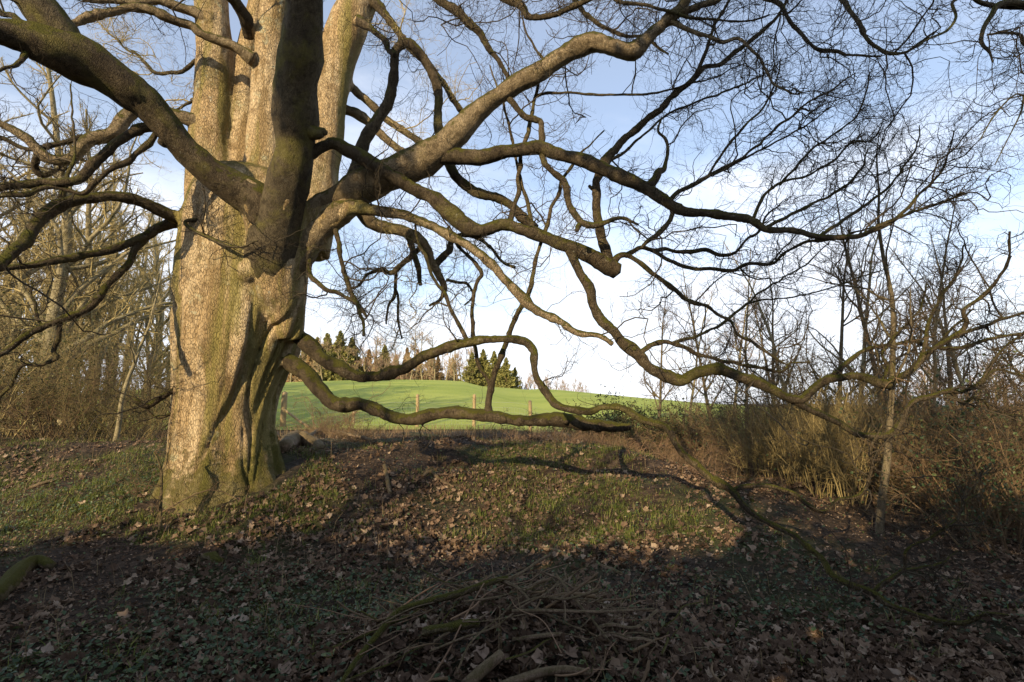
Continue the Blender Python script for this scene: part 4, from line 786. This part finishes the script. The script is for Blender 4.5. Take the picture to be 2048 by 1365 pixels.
for k, (tgt, rx, rz) in enumerate((((2.6, 5.4, 4.9), 1.7, 1.9), ((5.2, 5.2, 5.4), 1.8, 1.9), ((3.9, 5.3, 7.2), 2.2, 1.7), (tuple(LIMBS['D']['P'][int(len(LIMBS['D']['P'])*0.62)]), 0.55, 1.3))):
    q = towards_sun(tgt, -3.0-0.3*k); big = rx > 1.2
    p = pine(82+k, q[2]+rz*0.9, q[2], rx, rz, 4200 if big else 1300)
    place(p, None, q[1], 0.0, 1.0, 'added unseen pine with a broad crown that shades the right limbs' if big else 'added unseen thin pine with a small crown that shades one limb', 'tree', 'pines behind the viewpoint' if big else 'thin pines behind the viewpoint', X=q[0])

# ------------------------------------------------------------------ fallen wood
def fallen(name, pts, mat, label, cat='branch', lift=0.0, sub=None, group=None, sides=10, lump=0.12):
    """pts: (px, py, w) lying on the ground"""
    P = []; R = []
    for x, y, w in pts:
        Y = 5.0
        for _ in range(30):
            p, t = at(x, y, Y); e = p[2]-float(gz(p[0], p[1])); slope = (at(x, y, Y+0.01)[0][2]-p[2])/0.01-(float(gz(p[0], p[1]+0.01))-float(gz(p[0], p[1])))/0.01
            Y = float(np.clip(Y-0.6*e/min(slope, -0.05), 2.2, 18))
        p, t = at(x, y, Y); r = w*0.5*t/FPX; p[2] = float(gz(p[0], p[1]))+r*0.7+lift; P.append(p); R.append(r)
    P, R = spline(P, R); o0 = P[len(P)//2].copy(); o0[2] -= R.mean()
    g = Geo(); tube(g, P, R, sides, lump)
    if sub:
        root = tag(empty(name, o0), label, cat, group); g.build('main_stem', M[mat], root, o0)
        tw = Geo(); twig_set(tw, P, R, sub, np.random.default_rng(len(pts)*7+int(pts[0][0]))); tw.build('twigs', M['browntwig'], root, o0)
        return root
    o = g.build(name, M[mat], None, o0); return tag(o, label, cat, group)
fallen('fallen_log', [(566, 905, 26), (585, 893, 34), (606, 890, 32), (628, 898, 26), (645, 906, 18)], 'deadwood', 'short rotten reddish log lying against the right foot of the trunk', 'log', lump=0.25)
fallen('fallen_branch', [(615, 885, 8), (643, 868, 8), (688, 877, 7), (733, 888, 6), (760, 905, 4)], 'deadwood', 'dead twiggy branch lying on the bank beside the rotten log', sub=2.2, lift=0.08)
fallen('fallen_branch', [(769, 935, 9), (774, 960, 9), (780, 992, 8)], 'deadwood', 'short dead branch pointing down the grassy bank', )
fallen('fallen_branch', [(845, 955, 6), (862, 946, 8), (880, 962, 6), (905, 975, 5)], 'deadwood', 'bent dead branch lying across the grass of the bank')
fallen('mossy_log', [(-20, 1215, 34), (15, 1180, 36), (48, 1146, 32), (75, 1134, 26), (102, 1140, 20)], 'mosswood', 'thick mossy log on the shaded leaf litter left of the trunk', 'log', lump=0.18)
fallen('fallen_branch', [(1090, 1100, 7), (1120, 1107, 8), (1145, 1123, 7)], 'deadwood', 'short curved stick alone on the leaf litter below the bank', 'stick')
fallen('fallen_branch', [(1200, 1133, 6), (1225, 1142, 7), (1245, 1151, 6)], 'deadwood', 'short straight stick alone on the leaf litter below the bank', 'stick')
fallen('mossy_stone', [(408, 1118, 14), (425, 1124, 22), (440, 1130, 16)], 'mosswood', 'small bright mossy lump on the litter in front of the trunk', 'moss lump', lump=0.25)
fallen('fallen_branch', [(1085, 868, 7), (1120, 872, 10), (1145, 878, 9)], 'deadwood', 'pale broken branch lying among the reddish brambles')
fallen('fallen_branch', [(60, 978, 7), (90, 968, 7), (130, 958, 6)], 'deadwood', 'dark dead branch on the mossy ground left of the trunk')
# young stem by the trunk foot
g = Geo(); P, R = pxline([(320, 1062, 8), (322, 1000, 6), (323, 945, 5), (316, 920, 4), (308, 905, 3)], 6.0, 6.05); sp0 = P[0].copy(); sp0[2] = float(gz(sp0[0], sp0[1])); P[0, 2] = sp0[2]-0.05
P, R = spline(P, R); stm = tag(empty('young_stem', sp0), 'thin upright young stem growing before the left foot of the trunk', 'sapling')
tube(g, P, R, 6); g.build('stem', M['mosswood'], stm, sp0); tw = Geo(); twig_set(tw, P, R, 1.5, np.random.default_rng(5)); tw.build('twigs', M['browntwig'], stm, sp0)

# ---- brush pile of sticks
rg = np.random.default_rng(55)
def pile_h(x, y): return 0.40*np.exp(-(((x-0.05)/1.0)**2+((y-3.35)/0.62)**2))
def stick(name, P, R, mat, label, group=None, sides=7, lump=0.08):
    P, R = spline(P, R); g = Geo(); tube(g, P, R, sides, lump); c = P[len(P)//2]
    o = g.build(name, M[mat], None, c); return tag(o, label, 'stick', group)
def pile_line(pts, dz=0.0):
    P = []; R = []
    for x, y, w in pts:
        Y = 3.4
        for _ in range(40):
            p, t = at(x, y, Y); e = p[2]-float(gz(p[0], p[1]))-float(pile_h(p[0], p[1]))-dz; Y = float(np.clip(Y+0.8*e, 2.4, 5.5))
        p, t = at(x, y, Y); P.append(p); R.append(w*0.5*t/FPX)
    return np.array(P), np.array(R)
stick('stick', *pile_line([(1015, 1155, 9), (970, 1168, 12), (925, 1185, 14), (850, 1206, 15), (800, 1222, 14), (768, 1255, 13), (735, 1295, 14), (700, 1340, 12), (684, 1368, 10)], 0.05), 'mosswood', 'long crooked moss-streaked branch along the left edge of the brush pile')
stick('stick', *pile_line([(846, 1266, 17), (880, 1258, 19), (920, 1252, 19), (957, 1246, 15)], 0.07), 'mosswood', 'stubby log thickly coated in bright green moss on the brush pile', lump=0.2)
stick('stick', *pile_line([(930, 1372, 24), (965, 1340, 24), (1003, 1308, 20)], 0.05), 'deadwood', 'thick reddish-brown broken branch at the near side of the brush pile')
stick('stick', *pile_line([(1000, 1372, 16), (1060, 1352, 18), (1120, 1340, 16), (1180, 1345, 12)], 0.04), 'deadwood', 'smooth brown branch curving along the near right foot of the brush pile')
stick('stick', *pile_line([(1024, 1222, 7), (1100, 1222, 7), (1200, 1224, 6), (1310, 1218, 4)], 0.06), 'deadwood', 'long straight thin stick sticking out of the right side of the brush pile')
for k in range(190):
    x = rg.normal(0.05, 0.58); y = rg.normal(3.35, 0.42); L = rg.uniform(0.25, 1.1)*(1 if k < 110 else 0.6); a = rg.normal(0.75, 0.6) if k % 3 else rg.uniform(0, 3.14); til = rg.normal(0.05, 0.22)
    r = rg.choice([0.003, 0.004, 0.006, 0.009, 0.013], p=[.16, .26, .28, .2, .1])
    c = np.array((x, y, float(gz(x, y)+pile_h(x, y))+r+rg.uniform(-0.06, 0.05)))
    d = np.array((math.cos(a), math.sin(a), til)); n = int(rg.integers(4, 7)); tt = np.linspace(-0.5, 0.5, n)
    P = c+tt[:, None]*L*d+rg.normal(0, 0.030, (n, 3))*L*np.array((1, 1, .6))
    P[:, 2] = np.maximum(P[:, 2], gz(P[:, 0], P[:, 1])+r*0.5+0.6*pile_h(P[:, 0], P[:, 1]))
    stick('stick', P, np.linspace(r, r*rg.uniform(0.35, 0.8), n), ['deadwood', 'browntwig', 'redtwig', 'mosswood'][int(rg.choice(4, p=[.45, .3, .15, .1]))], 'thin dead stick tangled in the brush pile' if r < 0.008 else 'stout dead stick in the brush pile', 'thin sticks of the brush pile' if r < 0.008 else 'stout sticks of the brush pile', 6)

# ------------------------------------------------------------------ fallen leaves, ground cover, grass
def leaf_template(seed):
    """a lobed dry leaf, curled, 14 outline points round a midrib"""
    rg = np.random.default_rng(seed); n = 13
    a = np.linspace(0, 2*math.pi, n, endpoint=False)
    r = 0.5*(0.84+0.16*np.cos(5*a+0.5))*(1+0.15*rg.normal(0, 1, n)); x = r*np.cos(a); y = r*np.sin(a)*0.85
    c1, c2, ph = rg.uniform(0.5, 1.7), rg.uniform(-0.8, 0.9), rg.uniform(0, 6)
    z = c1*(x*math.cos(ph)+y*math.sin(ph))**2+c2*x*y+0.03*rg.normal(0, 1, n)
    V = np.vstack([[0, 0, -0.01], np.stack([x, y, z], -1)]); T = np.array([(0, i+1, (i+1) % n+1) for i in range(n)])
    return V, T
TL = [leaf_template(s) for s in range(8)]
def leaf_density(x, y):
    """where litter lies: thin on the green patches"""
    return np.clip(0.68+0.6*noise2(x, y, 0.55, 2.0)+0.5*noise2(x, y, 1.9, 7.0)-0.55*greenness(x, y)-0.35*ss(6.0, 7.5, y)*(x < 2.5)+0.3*ss(4.2, 3.2, y), 0.05, 1)
def greenness(x, y):
    g = np.exp(-(((x+1.3)/1.5)**2+((y-4.4)/0.8)**2))+0.7*np.exp(-(((x+2.2)/1.4)**2+((y-3.2)/0.7)**2))+0.8*np.exp(-(((x-1.8)/1.6)**2+((y-4.6)/0.9)**2))*0.6+0.9*np.exp(-(((x+5.2)/1.4)**2+((y-7.0)/1.3)**2))
    return np.clip(g+0.35*noise2(x, y, 0.9, 4.4), 0, 1)
def in_trunk(x, y): return ((x-TB[0])**2+(y-TB[1])**2) < 0.95**2
rg = np.random.default_rng(91)
# single leaves, the largest in view
cnt = 0; meshes = [mesh_from('fallen_leaf', V, None, T, M['leaf'], False) for V, T in TL]
def leaf_mats():
    res = []
    for i, c in enumerate(((0.09, 0.055, 0.033), (0.18, 0.12, 0.08), (0.27, 0.19, 0.135), (0.34, 0.26, 0.195))):
        m, nt, b = material('single_leaf', 0.8); tc = N(nt, 'ShaderNodeTexCoord').outputs['Object']; f = noise(nt, tc, 5, 4)
        nt.links.new(mix(nt, f, (c[0]*0.6, c[1]*0.6, c[2]*0.6, 1), (c[0]*1.3, c[1]*1.3, c[2]*1.3, 1)), b.inputs['Base Color']); res.append(m)
    return res
LM = leaf_mats(); lmesh = {}
for i, (V, T) in enumerate(TL):
    for k in range(4): lmesh[i, k] = mesh_from('fallen_leaf', V, None, T, LM[k], False)
for me_ in meshes: bpy.data.meshes.remove(me_)
LN = ['dark brown', 'mid brown', 'pinkish tan', 'pale buff']
while cnt < 300:
    y = rg.uniform(2.35, 4.4); x = rg.uniform(-1, 1)*y*0.98
    if rg.uniform() > leaf_density(x, y): continue
    k = int(rg.choice(4, p=[.2, .35, .3, .15])); o = link('fallen_leaf', lmesh[int(rg.integers(8)), k])
    s = rg.uniform(0.05, 0.11); o.scale = (s, s, s); o.rotation_euler = (rg.normal(0, 0.35), rg.normal(0, 0.35), rg.uniform(0, 6.28))
    o.location = (x, y, float(gz(x, y)+0.8*pile_h(x, y))+0.02+rg.uniform(0, 0.02))
    tag(o, LN[k]+' dry curled leaf lying loose in the foreground litter', 'leaf', LN[k]+' fallen leaves'); cnt += 1
def scatter(g, tmpl, x, y, s, rg, tilt=0.4, lift=0.012):
    n = len(x); which = rg.integers(0, len(tmpl), n); z = gz(x, y)+0.8*pile_h(x, y)+lift+rg.uniform(0, 0.02, n)
    e1, e2, e3 = rg.normal(0, tilt, n), rg.normal(0, tilt, n), rg.uniform(0, 6.283, n)
    slx = (gz(x+.05, y)-gz(x-.05, y))/.1; sly = (gz(x, y+.05)-gz(x, y-.05))/.1
    up = nrm(np.stack([-slx+np.sin(e1), -sly+np.sin(e2), np.ones(n)], -1)); fx = nrm(np.cross(up, np.stack([np.cos(e3), np.sin(e3), np.zeros(n)], -1))); fyv = np.cross(up, fx)
    for k, (V, T) in enumerate(tmpl):
        i = np.where(which == k)[0]
        W = (V[None, :, 0, None]*fx[i, None]+V[None, :, 1, None]*fyv[i, None]+V[None, :, 2, None]*up[i, None])*s[i, None, None]+np.stack([x[i], y[i], z[i]], -1)[:, None]
        b = (np.arange(len(i))*len(V))[:, None, None]
        g.add(W.reshape(-1, 3), None, (b+T[None]).reshape(-1, 3))
def rhombus():
    V = np.array([(0, 0, 0), (0.5, 0.34, 0.1), (1, 0, -0.05), (0.5, -0.34, 0.1)], float); return V, np.array([(0, 1, 2), (0, 2, 3)])
def samples(n, dens, y0=2.3, y1=12.5, power=1.0, xr=1.08):
    y = y0+(y1-y0)*rg.uniform(0, 1, n)**power; x = rg.uniform(-1, 1, n)*(y*xr+0.4)
    k = (rg.uniform(0, 1, n) < dens(x, y)) & ~in_trunk(x, y); return x[k], y[k]
g = Geo(); x, y = samples(78000, leaf_density, power=1.25); scatter(g, TL, x, y, 0.028+0.075*rg.uniform(0, 1, len(x))**1.8, rg, 0.55)
x, y = samples(70000, lambda x, y: 0.9+0*x, power=1.35); scatter(g, [rhombus()], x, y, rg.uniform(0.012, 0.04, len(x)), rg, 0.7, 0.006)
tag(g.build('leaf_litter', M['leaf'], smooth=False), 'brown dead leaves carpeting the woodland floor and the bank', 'leaf litter', kind='stuff')
# ivy and herbs
g = Geo(); x, y = samples(60000, lambda x, y: np.clip(greenness(x, y)*1.1, 0.06, 1), y1=10.5, power=1.1); scatter(g, [rhombus()], x, y, rg.uniform(0.018, 0.05, len(x)), rg, 0.6, 0.03)
tag(g.build('ground_ivy', M['ivy'], smooth=False), 'small dark green ground-cover leaves in patches on the woodland floor', 'ground cover', kind='stuff')
# grass tufts
def blades(g, x, y, h, rg, lean=0.5, w=0.005):
    n = len(x); z = gz(x, y)+0.7*pile_h(x, y)-0.01; a = rg.uniform(0, 6.283, n); l = np.abs(rg.normal(0, lean, n))
    d = np.stack([np.cos(a)*l, np.sin(a)*l, np.ones(n)], -1); d = nrm(d); side = np.stack([-np.sin(a), np.cos(a), np.zeros(n)], -1)
    p0 = np.stack([x, y, z], -1); p1 = p0+d*h[:, None]*0.55; d2 = nrm(d+np.stack([np.cos(a), np.sin(a), -0.5*np.ones(n)], -1)*(0.35+0.5*l)[:, None]); p2 = p1+d2*h[:, None]*0.5
    ww = w*rg.uniform(0.6, 1.3, n)[:, None]
    V = np.stack([p0-side*ww, p0+side*ww, p1+side*ww*0.8, p1-side*ww*0.8, p2], 1).reshape(-1, 3); b = (np.arange(n)*5)[:, None]
    g.add(V, (b+np.array([[0, 1, 2, 3]])), (b+np.array([[3, 2, 4]])))
def bankgreen(x, y):
    return np.clip(ss(5.6, 6.3, y)*ss(11.5, 8.5, y)*ss(3.2, 1.2, x)*(0.72+1.5*noise2(x, y, 0.75, 8.8)+0.5*noise2(x, y, 2.3, 1.8))+0.6*np.exp(-(((x+5.4)/1.3)**2+((y-7.2)/1.2)**2))+0.10*greenness(x, y)+0.9*np.exp(-((np.hypot(x-TB[0], y-TB[1])-1.15)/0.28)**2), 0, 1)
cx, cy = samples(22000, bankgreen, y1=12)
per = 20; x = np.repeat(cx, per)+rg.normal(0, 0.04, len(cx)*per); y = np.repeat(cy, per)+rg.normal(0, 0.04, len(cx)*per)
g = Geo(); blades(g, x, y, np.repeat(rg.uniform(0.035, 0.125, len(cx)), per)*rg.uniform(0.4, 1.3, len(x)), rg, 1.2, 0.003)
tag(g.build('grass', M['grass']), 'yellow-green tufts of grass on the bank right of the trunk', 'grass', kind='stuff')
g = Geo(); x, y = samples(9000, lambda x, y: np.clip(0.15+0.5*ss(6.5, 9, y)+0.3*noise2(x, y, 0.6, 1.1), 0, 1), y1=13); blades(g, x, y, rg.uniform(0.12, 0.42, len(x)), rg, 0.5, 0.002)
x, y = samples(9000, lambda x, y: ss(11, 12.5, y)*0.9, y0=10.5, y1=20); blades(g, x, y, rg.uniform(0.15, 0.4, len(x)), rg, 0.5, 0.005)
tag(g.build('dry_grass', M['drygrass']), 'pale dry grass stalks standing over the litter and the bank', 'dry grass', kind='stuff')
